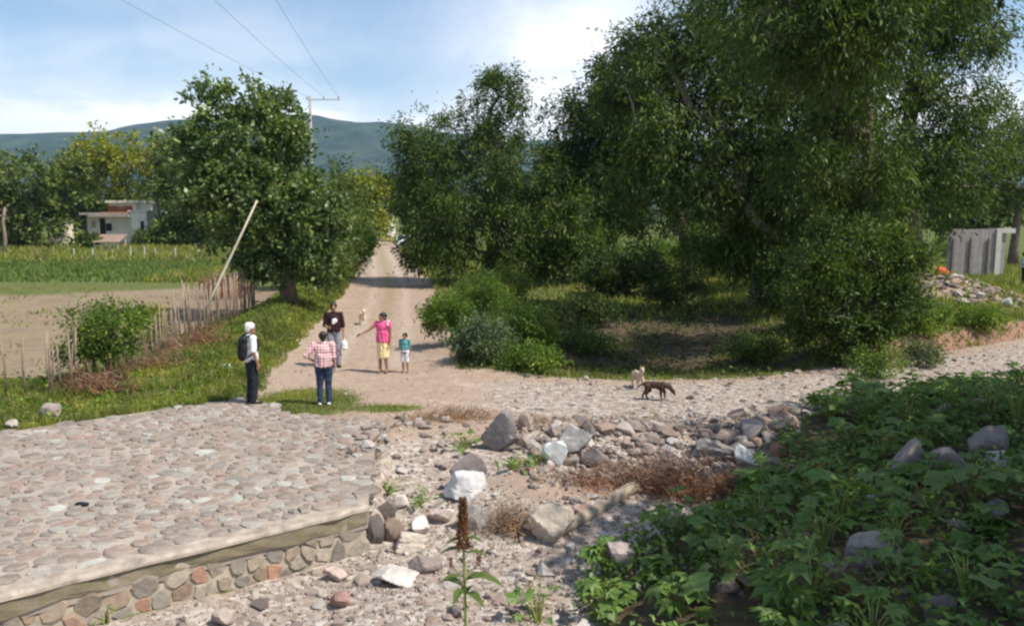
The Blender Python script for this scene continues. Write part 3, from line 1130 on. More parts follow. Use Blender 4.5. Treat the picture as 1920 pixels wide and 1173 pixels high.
boulder(1378, 1428, 836, 881, (0.80, 0.77, 0.72), 'round bright white rock on the bank near the dark leafy weeds', depth=0.8, seed=12)
boulder(1392, 1446, 793, 832, (0.36, 0.31, 0.29), 'smooth grey boulder above the round white rock', depth=0.8, seed=5)
boulder(1446, 1486, 832, 868, (0.38, 0.205, 0.155), 'reddish boulder at the edge of the dark leafy weeds', depth=0.9)
boulder(1424, 1476, 861, 894, (0.30, 0.235, 0.185), 'brown flat boulder below the reddish one', depth=0.8)
boulder(1430, 1462, 812, 845, (0.30, 0.27, 0.255), 'small grey boulder touching the smooth grey one', depth=0.9)
boulder(993, 1082, 946, 1021, (0.56, 0.48, 0.385), 'large cream coloured boulder at the lower end of the log', depth=0.7, seed=2)
boulder(1070, 1110, 946, 973, PINK, 'small pink stone between cream boulder and log', depth=0.8)
boulder(690, 786, 1074, 1104, (0.62, 0.57, 0.52), 'wide flat white stone lying on the gravel below the ford', depth=0.7, seed=14)
boulder(686, 720, 962, 1026, DGREY, 'dark boulder at the broken end of the ford wall', depth=0.8)
boulder(716, 762, 972, 1016, BROWN, 'hollow looking brown stone beside the dark boulder at the wall end', depth=0.8)
boulder(703, 742, 940, 980, (0.25, 0.215, 0.19), 'dark block resting on the end of the coping', depth=0.8)
boulder(733, 766, 928, 958, (0.62, 0.56, 0.50), 'small pale stone above the wall end among weeds', depth=0.8)
boulder(770, 806, 968, 1010, (0.66, 0.62, 0.57), 'whitish stone right of the broken wall end', depth=0.8)
boulder(794, 852, 954, 986, (0.60, 0.49, 0.43), 'flat pale pink stone left of the red flower spike', depth=0.7)
boulder(736, 802, 1000, 1036, (0.60, 0.52, 0.43), 'cream stone in front of the broken wall end', depth=0.8, seed=77)
boulder(606, 652, 1062, 1092, (0.56, 0.44, 0.385), 'pinkish cream stone lying on gravel close to the ford wall', depth=0.8)
boulder(612, 656, 1110, 1143, (0.42, 0.26, 0.22), 'dull red stone on the gravel below the ford', depth=0.8)
boulder(387, 437, 1140, 1176, (0.52, 0.42, 0.36), 'smooth pinkish stone at the foot of the wall near the photo bottom', depth=0.8)
boulder(760, 830, 1044, 1076, (0.33, 0.27, 0.24), 'brownish flat stone above the wide white one', depth=0.7)
# rocks among the shaded weeds on the right
BK = (0.31, 0.27, 0.25)
boulder(1668, 1762, 826, 905, BK, 'big grey rock slab rising from shaded weeds', depth=0.8, seed=9, tilt=-0.2, sink=0.5)
boulder(1744, 1850, 842, 900, (0.31, 0.28, 0.25), 'long low grey rock to the right of the big slab in the weeds', depth=0.7, seed=15, sink=0.5)
boulder(1822, 1904, 800, 872, (0.28, 0.25, 0.23), 'mossy grey rock highest up the shaded bank', depth=0.8, seed=21, sink=0.5)
boulder(1598, 1708, 1000, 1082, BK, 'pointed grey rock low on the shaded bank', depth=0.8, seed=19, sink=0.4)
boulder(1628, 1668, 918, 956, (0.52, 0.52, 0.52), 'small whitish rock half hidden in shaded weeds', depth=0.8)
boulder(1858, 1902, 938, 970, (0.50, 0.48, 0.47), 'small pale rock near the right edge of the weeds', depth=0.8)
boulder(1138, 1192, 1016, 1068, (0.42, 0.35, 0.325), 'pinkish grey rock among sunlit leaves right of the log', depth=0.8)
boulder(1540, 1606, 1058, 1092, (0.34, 0.29, 0.25), 'flat stone sticking out below the pointed grey rock', depth=0.7)
boulder(1755, 1792, 756, 790, (0.58, 0.54, 0.50), 'pale block between track and shaded weeds', depth=0.8)
# left verge
boulder(66, 108, 756, 786, (0.45, 0.38, 0.34), 'grey pink stone on the grass left of the ford', depth=0.8)
boulder(8, 32, 786, 806, (0.50, 0.44, 0.38), 'small stone at the far left corner of the ford', depth=0.8)
boulder(416, 434, 682, 696, (0.60, 0.54, 0.48), 'small pale stone in the grass behind the man with the pack', depth=0.8)
boulder(1880, 1904, 558, 577, (0.60, 0.58, 0.53), 'white stone on the grass right of the rubble heap', depth=0.8)
boulder(1832, 1850, 548, 562, (0.55, 0.50, 0.46), 'pale stone at the foot of the rubble heap', depth=0.8)

# rubble heap on the right: a heap thing with its stones
hp = G(1790, 585)
heap = empty('rubble_heap', (18.2, 33.6, Hs(18.2, 33.6)))
tag(heap, 'heap of earth and broken stones in front of the grey shed', 'rubble heap')
heap_m = MB()
for i in range(190):
    a, b = rs.gauss(18.2, 1.25), rs.gauss(32.6, 1.2)
    s = rs.uniform(0.08, 0.30)
    if i < 60:
        o = pick_stone(heap, 'stone', a, b, s)
        o.location -= heap.location
    else:
        o = pick_stone(heap, 'stone', a, b, s * 0.7)
        o.location -= heap.location

# ---------------------------------------------------------------- log and dry brush
lp0, lp1 = G(1052, 1012), G(1196, 938)
lg = empty('log', (0, 0, 0))
tag(lg, 'weathered log lying aslant between cream boulder and dry brush', 'log')
v0 = lp0 + Vector((0, 0.1, 0.07))
v1 = lp1 + Vector((0, 0.25, 0.14))
pts = [v0.lerp(v1, t) + Vector((0, 0, 0.012 * math.sin(t * 9))) for t in np.linspace(0, 1, 12)]
M_LOG = plain_mat('log wood', (0.30, 0.245, 0.185), 0.9, 0.3, 7, 0.1, 0.7)
MB().tube(pts, [0.085, 0.096, 0.10, 0.098, 0.099, 0.10, 0.103, 0.10, 0.098, 0.10, 0.095, 0.085], 14).build('trunk', M_LOG, lg, True)
MB().tube([v0.lerp(v1, 0.62), v0.lerp(v1, 0.60) + Vector((-0.02, -0.06, 0.13))], [0.03, 0.02], 8).build('branch_stub', M_LOG, lg, True)


def twig_mesh(center, size, n, length, rng, rad=0.006, up=0.25, flat=0.5):
    """a tangle of dry twigs: three-sided bent tubes"""
    VV, FF = [], []
    o = 0
    for i in range(n):
        p = np.array([rng.gauss(0, size[0] * 0.45), rng.gauss(0, size[1] * 0.45), abs(rng.gauss(0, size[2] * 0.5))])
        d = np.array([rng.gauss(0, 1), rng.gauss(0, 1), rng.gauss(up, flat)])
        d /= np.linalg.norm(d)
        l = length * rng.uniform(0.4, 1.2)
        r = rad * rng.uniform(0.6, 1.4)
        seg = 4
        for s in range(seg):
            side = np.cross(d, [0.3, 0.5, 0.8])
            side /= np.linalg.norm(side) + 1e-9
            up_ = np.cross(d, side)
            rr = r * (1 - 0.8 * s / (seg - 1))
            for k in range(3):
                a = 2.094 * k
                VV.append(p + (side * math.cos(a) + up_ * math.sin(a)) * rr)
            if s:
                b = o + (s - 1) * 3
                for k in range(3):
                    FF.append((b + k, b + (k + 1) % 3, b + 3 + (k + 1) % 3, b + 3 + k))
            p = p + d * l / seg
            d = d + np.array([rng.gauss(0, .35), rng.gauss(0, .35), rng.gauss(-0.05, .25)])
            d /= np.linalg.norm(d)
        o += seg * 3
    return np.array(VV), np.array(FF)


def brush(px, py, w, dp, h, n, length, mat, label, name='dry_brush', cat='dry brush', rad=0.006, up=0.25, seed=1, dy=0.0):
    p = G(px, py)
    p = Vector((p.x, p.y + dy, Hs(p.x, p.y + dy)))
    root = empty(name, p)
    tag(root, label, cat)
    v, f_ = twig_mesh(None, (w, dp, h), n, length, random.Random(seed), rad, up)
    v[:, 2] += H(v[:, 0] + p.x, v[:, 1] + p.y) - p.z
    tw_ = link('twigs', mesh_np('twigs', v, f_), mat, root)
    tw_['kind'] = 'stuff'
    return root


brush(1270, 940, 1.25, 0.45, 0.46, 1900, 0.52, M_DRY, 'big tangle of reddish brown dry twigs on the river bed above the log', seed=2, dy=0.35)
brush(1120, 930, 0.7, 0.4, 0.16, 380, 0.35, M_DRY, 'thin reddish dry twigs spreading left of the big tangle', seed=3, dy=0.4)
brush(1395, 935, 0.6, 0.4, 0.18, 420, 0.35, M_DRY, 'low brown dry brush between big tangle and dark weeds', seed=4, dy=0.4)
brush(955, 1012, 0.42, 0.3, 0.26, 420, 0.34, M_STRAW, 'dry straw coloured stalks left of the cream boulder', seed=5, up=0.9, dy=0.2)
brush(845, 790, 1.1, 0.35, 0.14, 500, 0.42, M_STRAW, 'flattened brown dry grass on the bank left of the tall dark boulder', seed=6, dy=0.2)
brush(1010, 800, 0.9, 0.3, 0.10, 260, 0.35, M_STRAW, 'dry grass lying above the pale grey boulder', seed=7, dy=0.2)
brush(415, 560, 1.1, 1.2, 0.8, 1300, 0.95, M_DRY, 'dark heap of dead branches behind the far end of the stake fence', rad=0.016, seed=8, dy=0.5)

for px, py, sd, lb in ((180, 738, 41, 'brown dry brush at the near end of the stake fence'), (290, 690, 42, 'brown dry brush under the middle of the stake fence'), (370, 648, 43, 'brown dry brush where the leaning pole meets the stake fence')):
    brush(px, py, 0.9, 0.35, 0.45, 420, 0.6, M_DRY if sd != 42 else M_STRAW, lb, rad=0.008, seed=sd, up=0.6)

# ---------------------------------------------------------------- trees and bushes


def unit(a):
    return a / (np.linalg.norm(a, axis=-1, keepdims=True) + 1e-9)


def leaves_mesh(name, Pn, D, L, Wd, g, curl=0.25):
    """diamond leaves: base point, direction, length, width"""
    n_ = len(Pn)
    s = unit(np.cross(D, unit(g.normal(0, 1, (n_, 3)))))
    nrm = np.cross(s, D)
    L = L[:, None]
    Wd = Wd[:, None]
    mid = Pn + D * L * 0.5 + nrm * L * curl * 0.3
    Vv = np.stack([Pn, mid + s * Wd * 0.5, Pn + D * L, mid - s * Wd * 0.5], 1).reshape(-1, 3)
    Ff = np.arange(n_ * 4).reshape(-1, 4)
    return mesh_np(name, Vv, Ff)


def skeleton(base, trunk, att, rng, trunk_r, rmin=0.012, sag=0.0):
    """limbs from a trunk polyline out to the attraction points; returns an MB"""
    nodes = [np.array(p, dtype=float) for p in trunk]
    par = [-1] + list(range(len(trunk) - 1))
    top = nodes[-1]
    order = sorted(att, key=lambda a: np.linalg.norm(a - nodes[len(trunk) // 2]))
    ends = []
    k0 = max(1, len(trunk) // 3)
    for a in order:
        A = np.array(nodes[k0:])
        dv = a - A
        d = np.linalg.norm(dv, axis=1) + 0.8 * np.maximum(0, A[:, 2] - a[2])
        j = int(np.argmin(d)) + k0
        p = nodes[j]
        prev = j
        nseg = 2 if np.linalg.norm(a - p) > 0.8 else 1
        for s in range(1, nseg + 1):
            t = s / nseg
            q_ = p + (a - p) * t
            if s < nseg:
                l = np.linalg.norm(a - p)
                q_ = q_ + np.array([rng.gauss(0, .1), rng.gauss(0, .1), rng.gauss(0.08, .08)]) * l
            nodes.append(q_)
            par.append(prev)
            prev = len(nodes) - 1
        ends.append(prev)
    cnt = [0] * len(nodes)
    for e_ in ends:
        k = e_
        while k >= 0:
            cnt[k] += 1
            k = par[k]
    tot = max(cnt[0], 1)
    mb = MB()
    rad = [max(rmin, trunk_r * 0.9 * (c_ / tot) ** 0.5) for c_ in cnt]
    # trunk as one tapered tube, with a flare at the foot
    tr = [trunk_r * (1.5 if i == 0 else 1.15 if i == 1 else 1.0) * (1 - 0.35 * i / len(trunk)) for i in range(len(trunk))]
    mb.tube(nodes[:len(trunk)], tr, 9)
    for i in range(len(trunk), len(nodes)):
        r1 = rad[i]
        r0 = min(rad[par[i]], r1 * 1.6)
        mb.tube([nodes[par[i]], nodes[i]], [r0, r1 * 0.85], 5 if r1 > 0.03 else 4, cap=False)
    return mb


def lobes_sample(lobes, n_, g, shell=0.55, sub=False):
    """points in a union of ellipsoids, biased to the outer part"""
    vol = np.array([l[3] * l[4] * l[5] for l in lobes])
    vol = vol ** 0.72
    k = g.choice(len(lobes), n_, p=vol / vol.sum())
    d = unit(g.normal(0, 1, (n_, 3)))
    r = g.uniform(0, 1, n_) ** (1 / 3.0)
    r = shell + (1 - shell) * r
    r = np.where(g.uniform(0, 1, n_) < 0.22, g.uniform(0.1, 0.8, n_), r)
    Lb = np.array(lobes)
    if sub:
        ks = max(8, n_ // 8)
        pick = g.integers(0, n_, ks)
        cen = Lb[k[pick], :3] + d[pick] * r[pick][:, None] * Lb[k[pick], 3:6] * 0.86
        rad = Lb[k[pick], 3:6].mean(1) * g.uniform(0.22, 0.42, ks)
        w = g.integers(0, ks, n_)
        dd = unit(g.normal(0, 1, (n_, 3)) + d[pick][w] * 0.45 + np.array([0, 0, 0.35]))
        pa_ = cen[w] + dd * (rad[w] * g.uniform(0.55, 1.0, n_))[:, None] * np.array([1, 1, 0.72])
        old = g.uniform(0, 1, n_) < 0.45
        pb_ = Lb[k, :3] + d * r[:, None] * Lb[k, 3:6]
        return np.where(old[:, None], pb_, pa_), np.where(old[:, None], d, unit(dd * 0.6 + d[pick][w] * 0.5))
    return Lb[k, :3] + d * r[:, None] * Lb[k, 3:6], d


def tree(name, base, trunk, lobes, clusters, twigs, per, leaf, mat, label, cat='tree', bark=None, droop=0.0, twig_len=0.9, spread=0.35, trunk_r=0.3, group=None, seed=1, shell=0.55, upright=0.0, zmin=None, rmin=0.012, leafw=0.5, crown_name='crown', sub=True):
    """lobes are (x, y, z, rx, ry, rz) relative to base"""
    g = np.random.default_rng(seed)
    rng = random.Random(seed)
    base = Vector(base)
    root = empty(name, base)
    tag(root, label, cat, group)
    C_, dirs = lobes_sample(lobes, clusters, g, shell, sub)
    if zmin is not None:
        C_[:, 2] = np.maximum(C_[:, 2], zmin + g.uniform(0, 0.4, len(C_)))
    natt = min(len(C_), 130)
    mb = skeleton(base, trunk, list(C_[:natt]), rng, trunk_r, rmin)
    mb.build('trunk', bark or M_BARK, root, True)
    # twigs
    n_ = clusters * twigs
    st = np.repeat(C_, twigs, 0) + g.normal(0, spread * 0.7, (n_, 3)) * np.array([1, 1, 0.7])
    dr = unit(np.repeat(dirs, twigs, 0) * 0.55 + g.normal(0, 0.75, (n_, 3)) + np.array([0, 0, upright - droop]))
    tl = twig_len * g.uniform(0.45, 1.1, n_) * np.where(g.uniform(0, 1, n_) < 0.07, 2.1, 1.0)
    # leaves along the twigs
    m_ = n_ * per
    t = g.uniform(0.05, 1.0, m_)
    S = np.repeat(st, per, 0)
    D = np.repeat(dr, per, 0)
    Lt = np.repeat(tl, per, 0)
    Pn = S + D * (t * Lt)[:, None] + np.array([0, 0, -1.0]) * (droop * 0.35 * (t ** 2) * Lt)[:, None] + g.normal(0, 0.035 + leaf * 0.3, (m_, 3))
    ld = unit(D * (1.1 if droop > 0.35 else 0.7) + g.normal(0, 0.5, (m_, 3)) + np.array([0, 0, -0.6 * droop - 0.05]))
    sz = leaf * g.uniform(0.6, 1.35, m_)
    if zmin is not None:
        k = Pn[:, 2] > zmin - 0.3
        Pn, ld, sz = Pn[k], ld[k], sz[k]
    link(crown_name, leaves_mesh(crown_name, Pn, ld, sz, sz * leafw, g), mat, root)
    return root


def trunk_line(*pts):
    P_ = [Vector(p) for p in pts]
    return [tuple(p) for p in P_]


def shrub(px, py, wpx, hpx, mat, label, leaf=0.07, clusters=90, twigs=6, per=8, name='bush', cat='bush', seed=1, group=None, dx=0.0, ydep=None, upright=0.15, zoff=0.0, bark=None, depth=0.8, twig_len=0.35):
    p = G(px, py) if ydep is None else None
    if p is None:
        x_ = (px - CX) / FPX * ydep
        p = Vector((x_, ydep, Hs(x_, ydep)))
    k = p.y / FPX
    w, h = wpx * k / 2, hpx * k
    lobes = [(0, 0, h * 0.52, w * 0.72, w * depth * 0.75, h * 0.42), (-w * 0.4, 0.05, h * 0.42, w * 0.5, w * 0.5 * depth, h * 0.34), (w * 0.42, -0.05, h * 0.40, w * 0.48, w * 0.5 * depth, h * 0.32)]
    p = Vector((p.x, p.y + w * depth * 0.5, Hs(p.x, p.y + w * depth * 0.5)))
    return tree(name, p, [(0, 0, -0.1), (0.02, 0, h * 0.15), (0.0, 0.02, h * 0.3)], lobes, clusters, twigs, per, leaf, mat, label, cat, bark, 0.1, twig_len, 0.10 * w + 0.04, max(0.025, 0.03 * h), group, seed, 0.35, upright, 0.05, 0.008, crown_name='foliage')


def rel(px, py, y, base):
    p = at(px, py, y)
    return (p.x - base[0], y - base[1], p.z - base[2])


def lobe(px, py, y, rx, rz, base, ry=None):
    """ellipsoid lobe seen at a photo pixel, half sizes in photo pixels"""
    k = y / FPX
    a = rel(px, py, y, base)
    return (*a, rx * k, (ry if ry else min(rx, rz) * 0.9) * k, rz * k)


# left roadside tree
b = G(545, 572)
Y = b.y
tree('broadleaf_tree', b, [(0, 0, -0.2), (-0.1, 0, 0.9), (-0.15, 0.05, 1.9), (-0.5, 0, 3.2), (-0.7, 0.1, 4.6)],
     [lobe(455, 265, Y, 85, 75, b), lobe(395, 310, Y, 70, 75, b), lobe(515, 285, Y - .4, 52, 80, b), lobe(450, 370, Y - .8, 120, 70, b), lobe(550, 395, Y - .6, 85, 65, b), lobe(520, 455, Y - .3, 70, 50, b), lobe(575, 390, Y + .8, 65, 60, b), lobe(352, 300, Y + 1, 40, 50, b), lobe(452, 182, Y, 15, 58, b), lobe(384, 195, Y, 17, 52, b), lobe(516, 198, Y, 17, 52, b), lobe(426, 188, Y, 14, 52, b), lobe(483, 205, Y, 16, 42, b), lobe(548, 235, Y, 16, 34, b), lobe(365, 235, Y, 18, 30, b), lobe(505, 490, Y - .4, 60, 42, b), lobe(590, 470, Y, 60, 60, b), lobe(450, 440, Y, 60, 40, b)],
     680, 7, 10, 0.20, M_FIG, 'dense broad-leaved tree with pointed top on the left of the dirt road', droop=0.3, twig_len=0.55, spread=0.17, trunk_r=0.26, seed=21, upright=0.5, leafw=0.55, shell=0.6)
# finer growth at its right
b = Vector((-9.6, 41.5, Hs(-9.6, 41.5)))
tree('feathery_tree', b, [(0, 0, -0.2), (0.1, 0, 1.2), (0.2, 0, 2.6), (0.1, 0, 3.8)],
     [lobe(625, 370, 41.5, 62, 68, b), lobe(590, 420, 41.5, 60, 60, b), lobe(650, 430, 41.5, 38, 50, b), lobe(610, 480, 41.5, 55, 40, b)],
     200, 7, 9, 0.17, M_FARLEAF, 'finer yellow green tree growing right behind the dense roadside tree', droop=0.3, twig_len=0.6, trunk_r=0.16, seed=22)

# centre tree left of the big ones
Y = 46.0
b = at(925, 524, Y)
b.z = Hs(b.x, b.y)
tree('feathery_tree', b, [(0, 0, -0.2), (0.1, 0, 1.2), (-0.1, 0, 2.6), (-0.3, 0, 4.5), (0, 0, 6.5), (0.2, 0, 8.5)],
     [lobe(860, 300, Y, 105, 95, b), lobe(800, 350, Y, 62, 110, b), lobe(920, 230, Y, 65, 60, b), lobe(935, 165, Y, 34, 48, b), lobe(980, 350, Y - 1, 80, 88, b), lobe(900, 410, Y - 1.5, 150, 75, b), lobe(1040, 400, Y - 1, 75, 80, b), lobe(860, 460, Y - 1.5, 100, 45, b), lobe(970, 470, Y - 2, 90, 40, b), lobe(780, 235, Y, 38, 25, b)],
     860, 7, 10, 0.25, M_MESQ, 'broad feathery tree with a thin spiky top on the right of the dirt road', droop=0.55, twig_len=0.95, spread=0.35, trunk_r=0.4, seed=31, zmin=0.6, leafw=0.28)

# dark tree with a visible leaning trunk behind
Y = 47.0
b = at(1292, 522, Y)
b.z = Hs(b.x, b.y)
tree('feathery_tree', b, [(0, 0, -0.2), (-0.1, 0, 1.0), (-0.35, 0, 2.4), (-0.9, 0, 4.2), (-1.6, 0, 6.0), (-2.0, 0, 7.8)],
     [lobe(1130, 240, Y, 110, 80, b), lobe(1070, 262, Y, 58, 45, b), lobe(1200, 220, Y, 90, 110, b), lobe(1140, 330, Y, 130, 75, b), lobe(1230, 370, Y - 1, 100, 60, b), lobe(1190, 120, Y, 65, 50, b), lobe(1110, 190, Y + .5, 45, 35, b)],
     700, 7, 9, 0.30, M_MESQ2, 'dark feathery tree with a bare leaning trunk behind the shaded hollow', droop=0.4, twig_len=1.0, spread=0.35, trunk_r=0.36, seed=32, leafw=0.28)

# the biggest tree
Y = 31.5
b = at(1430, 592, Y)
b.z = Hs(b.x, b.y)
tree('feathery_tree', b, [(0, 0, -0.2), (0.05, 0, 1.1), (-0.05, 0, 2.3), (0.1, 0, 3.6), (-0.1, 0, 5.2), (0.2, 0, 7.0), (0.1, 0, 9.0)],
     [lobe(1380, 90, Y, 170, 110, b), lobe(1250, 150, Y, 110, 120, b), lobe(1480, 170, Y - 1, 140, 130, b), lobe(1330, 260, Y - 1.5, 150, 110, b), lobe(1500, 320, Y - 1.5, 120, 130, b), lobe(1400, 370, Y - 1, 120, 95, b), lobe(1240, 330, Y, 85, 80, b), lobe(1420, -60, Y, 170, 110, b), lobe(1270, 60, Y, 75, 65, b), lobe(1460, 430, Y - 1, 75, 90, b), lobe(1390, 455, Y - .5, 75, 55, b), lobe(1330, 420, Y, 70, 60, b), lobe(1500, 480, Y, 60, 60, b), lobe(1580, 220, Y, 70, 120, b)],
     1250, 8, 10, 0.22, M_MESQ, 'biggest feathery tree with hanging branches over the shaded hollow', droop=0.75, twig_len=0.95, spread=0.28, trunk_r=0.42, seed=33, bark=M_BARK_PALE, zmin=1.1, leafw=0.26)

# the right-hand big tree
Y = 35.0
b = at(1712, 500, Y)
b.z = Hs(b.x, b.y)
tree('feathery_tree', b, [(0, 0, -0.2), (0, 0, 1.4), (-0.3, 0, 3.0), (-0.6, 0, 5.2), (-0.5, 0, 7.5), (-0.3, 0, 10)],
     [lobe(1680, 120, Y, 110, 130, b), lobe(1790, 180, Y, 90, 75, b), lobe(1830, 60, Y, 80, 55, b), lobe(1740, 270, Y - .5, 110, 85, b), lobe(1640, 330, Y, 90, 85, b), lobe(1850, 280, Y + 1, 70, 60, b), lobe(1730, -50, Y, 150, 110, b), lobe(1760, 350, Y, 95, 50, b), lobe(1620, 30, Y + 1, 80, 110, b)],
     760, 8, 10, 0.235, M_MESQ, 'tall feathery tree at the right edge with sky showing through its crown', droop=0.6, twig_len=0.95, spread=0.3, trunk_r=0.38, seed=34, zmin=2.0, leafw=0.26)
Y = 56.0
b = at(1900, 475, Y)
b.z = Hs(b.x, b.y)
tree('feathery_tree', b, [(0, 0, -0.2), (0, 0, 1.4), (0.1, 0, 3.0), (0.1, 0, 4.5)],
     [lobe(1890, 230, Y, 60, 50, b), lobe(1870, 320, Y, 85, 60, b), lobe(1930, 300, Y, 60, 80, b), lobe(1800, 350, Y + 2, 70, 40, b)],
     260, 7, 9, 0.24, M_FARLEAF, 'dark green tree behind the grey shed at the right edge', droop=0.4, twig_len=0.8, trunk_r=0.28, seed=35)

# the tree rising out of the thorny shrub; its crown overhangs the hollow
Y = 24.5
b = at(1625, 640, Y)
b.z = Hs(b.x, b.y)
tree('feathery_tree', b, [(0, 0, -0.2), (0.0, 0, 1.2), (-0.1, 0, 2.6), (-0.25, 0, 4.2), (-0.3, 0, 6.0), (-0.5, 0, 8.0)],
     [lobe(1660, 10, Y - 3.8, 130, 80, b, 150), lobe(1560, 70, Y - 3.5, 120, 75, b, 150), lobe(1490, 30, Y - 4, 110, 80, b, 150), lobe(1700, -90, Y - 3, 190, 90, b, 190), lobe(1520, -120, Y - 3, 160, 90, b, 180), lobe(1590, 190, Y, 95, 70, b), lobe(1520, 250, Y - .5, 70, 55, b), lobe(1390, -10, Y - 1, 90, 75, b, 120), lobe(1620, 310, Y, 80, 75, b), lobe(1500, 350, Y + 1, 75, 65, b), lobe(1580, 400, Y + .5, 60, 40, b)],
     620, 8, 9, 0.205, M_MESQ, 'feathery tree rising from behind the thorny shrub with branches over the hollow', droop=0.7, twig_len=0.9, spread=0.26, trunk_r=0.20, seed=37, zmin=2.2, leafw=0.26)

# the dense shrub in front of the big trees
Y = 21.6
b = at(1590, 690, Y)
b.z = Hs(b.x, b.y)
tree('shrub', b, [(0, 0, -0.1), (-0.05, 0, 0.5), (0.1, 0, 1.1), (0.05, 0, 1.7)],
     [lobe(1600, 480, Y, 100, 62, b), lobe(1535, 530, Y - .2, 65, 70, b), lobe(1650, 530, Y, 70, 70, b), lobe(1590, 580, Y - .2, 92, 75, b), lobe(1690, 470, Y, 45, 32, b), lobe(1545, 620, Y, 55, 55, b), lobe(1625, 630, Y, 48, 55, b)],
     440, 8, 9, 0.12, M_MESQ, 'dense rounded thorny shrub standing at the edge of the stony track', 'shrub', droop=0.15, twig_len=0.42, spread=0.14, trunk_r=0.11, seed=41, upright=0.2, leafw=0.45, bark=M_BARK_PALE, shell=0.45)

# bushes left of the hollow
shrub(845, 648, 125, 105, M_BUSH, 'rounded light green bush beside the dirt road, left of its neighbours', 0.09, 120, 7, 9, seed=51)
shrub(905, 600, 130, 92, M_BUSH, 'light green bush highest on the bank between road and hollow', 0.09, 120, 7, 9, seed=52)
shrub(975, 668, 150, 100, M_BUSH, 'sprawling light green bush sloping down to the hollow', 0.09, 120, 7, 9, seed=53)
shrub(905, 684, 130, 74, M_GREYBUSH, 'low greyish green bush in front of the light green ones', 0.09, 110, 7, 9, seed=54)
shrub(1000, 702, 120, 46, M_BUSH, 'low weedy bush at the edge of the stony track', 0.08, 80, 7, 8, seed=55)
shrub(800, 500, 110, 36, M_BUSH, 'grassy bush at the shaded right edge of the dirt road', 0.12, 70, 6, 8, seed=56)
shrub(610, 520, 130, 120, M_FARLEAF, 'yellow green bush merging with the dense roadside tree on its right', 0.13, 150, 7, 8, seed=72, ydep=38)
shrub(655, 490, 90, 150, M_BUSH, 'tall green bush on the left edge of the dirt road', 0.15, 140, 7, 8, seed=73, ydep=48)
shrub(676, 465, 60, 90, M_FARLEAF, 'green bush farther along the left edge of the dirt road', 0.18, 90, 7, 8, seed=74, ydep=66)
shrub(1085, 668, 170, 44, M_MESQ, 'low dark bush at the near lip of the shaded hollow', 0.09, 90, 7, 8, seed=75)
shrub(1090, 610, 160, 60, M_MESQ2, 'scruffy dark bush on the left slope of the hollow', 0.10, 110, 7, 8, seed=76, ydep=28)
shrub(1420, 680, 130, 50, M_MESQ, 'low scruffy bush left of the thorny shrub', 0.08, 90, 7, 8, seed=77)
shrub(272, 455, 60, 36, M_FARLEAF, 'green bush in front of the white side of the pale house', 0.3, 60, 7, 7, seed=78, ydep=98)
shrub(165, 470, 44, 36, M_MESQ, 'dark bush left of the open shed', 0.28, 50, 7, 7, seed=79, ydep=88)
# by the fence
b = G(200, 722)
Y = b.y + 0.2
tree('small_tree', b, [(0, 0, -0.1), (0.02, 0, 0.35), (-0.03, 0, 0.75), (0.05, 0, 1.1)],
     [lobe(185, 605, Y, 58, 45, b), lobe(150, 645, Y - .1, 34, 45, b), lobe(235, 625, Y, 40, 40, b), lobe(205, 650, Y, 45, 25, b)],
     120, 7, 9, 0.09, M_BUSH, 'small bushy tree with a dark forked trunk at the near end of the stake fence', droop=0.1, twig_len=0.3, spread=0.12, trunk_r=0.06, seed=57, upright=0.2, rmin=0.008)
shrub(285, 660, 70, 90, M_YEL, 'small yellowish bush growing through the stake fence', 0.07, 60, 6, 8, seed=58)
# right side
shrub(1725, 648, 140, 72, M_BUSH, 'bright green bush right of the dense thorny shrub', 0.09, 100, 7, 9, seed=59)
shrub(1840, 636, 110, 40, M_BUSH, 'low green bush on the bank below the rubble heap', 0.09, 60, 6, 8, seed=60)
shrub(1650, 712, 110, 52, M_BUSH, 'weedy clump at the foot of the thorny shrub', 0.07, 60, 6, 8, seed=61)
shrub(1730, 690, 90, 46, M_GREYBUSH, 'greyish clump under the eroded red bank', 0.07, 50, 6, 8, seed=62)
# far understory between trunks
shrub(1145, 490, 120, 115, M_BUSH, 'bright sunlit bush seen under the dark tree', 0.16, 110, 7, 8, seed=63, ydep=60)
shrub(1240, 500, 150, 60, M_BUSH, 'low sunlit undergrowth bush seen left of the leaning trunk', 0.16, 90, 7, 8, seed=64, ydep=58)
shrub(1060, 530, 210, 105, M_MESQ, 'dark green bush at the foot of the broad feathery tree', 0.17, 190, 7, 8, seed=65, ydep=44)
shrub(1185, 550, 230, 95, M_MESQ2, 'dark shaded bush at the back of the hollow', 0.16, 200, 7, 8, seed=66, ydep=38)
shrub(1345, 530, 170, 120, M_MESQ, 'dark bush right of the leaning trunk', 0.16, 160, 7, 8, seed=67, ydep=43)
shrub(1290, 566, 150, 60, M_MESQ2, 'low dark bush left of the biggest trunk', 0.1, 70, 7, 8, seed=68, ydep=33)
shrub(1490, 610, 150, 130, M_MESQ, 'dark bush between the biggest trunk and the thorny shrub', 0.13, 170, 7, 8, seed=69, ydep=28)
shrub(945, 545, 140, 70, M_BUSH, 'bush in dappled shade above the light green ones', 0.11, 70, 6, 8, seed=70, ydep=36)
shrub(1790, 445, 260, 36, M_BUSH, 'far hedge-like green bush left of the grey shed', 0.18, 100, 7, 8, seed=71, ydep=68)

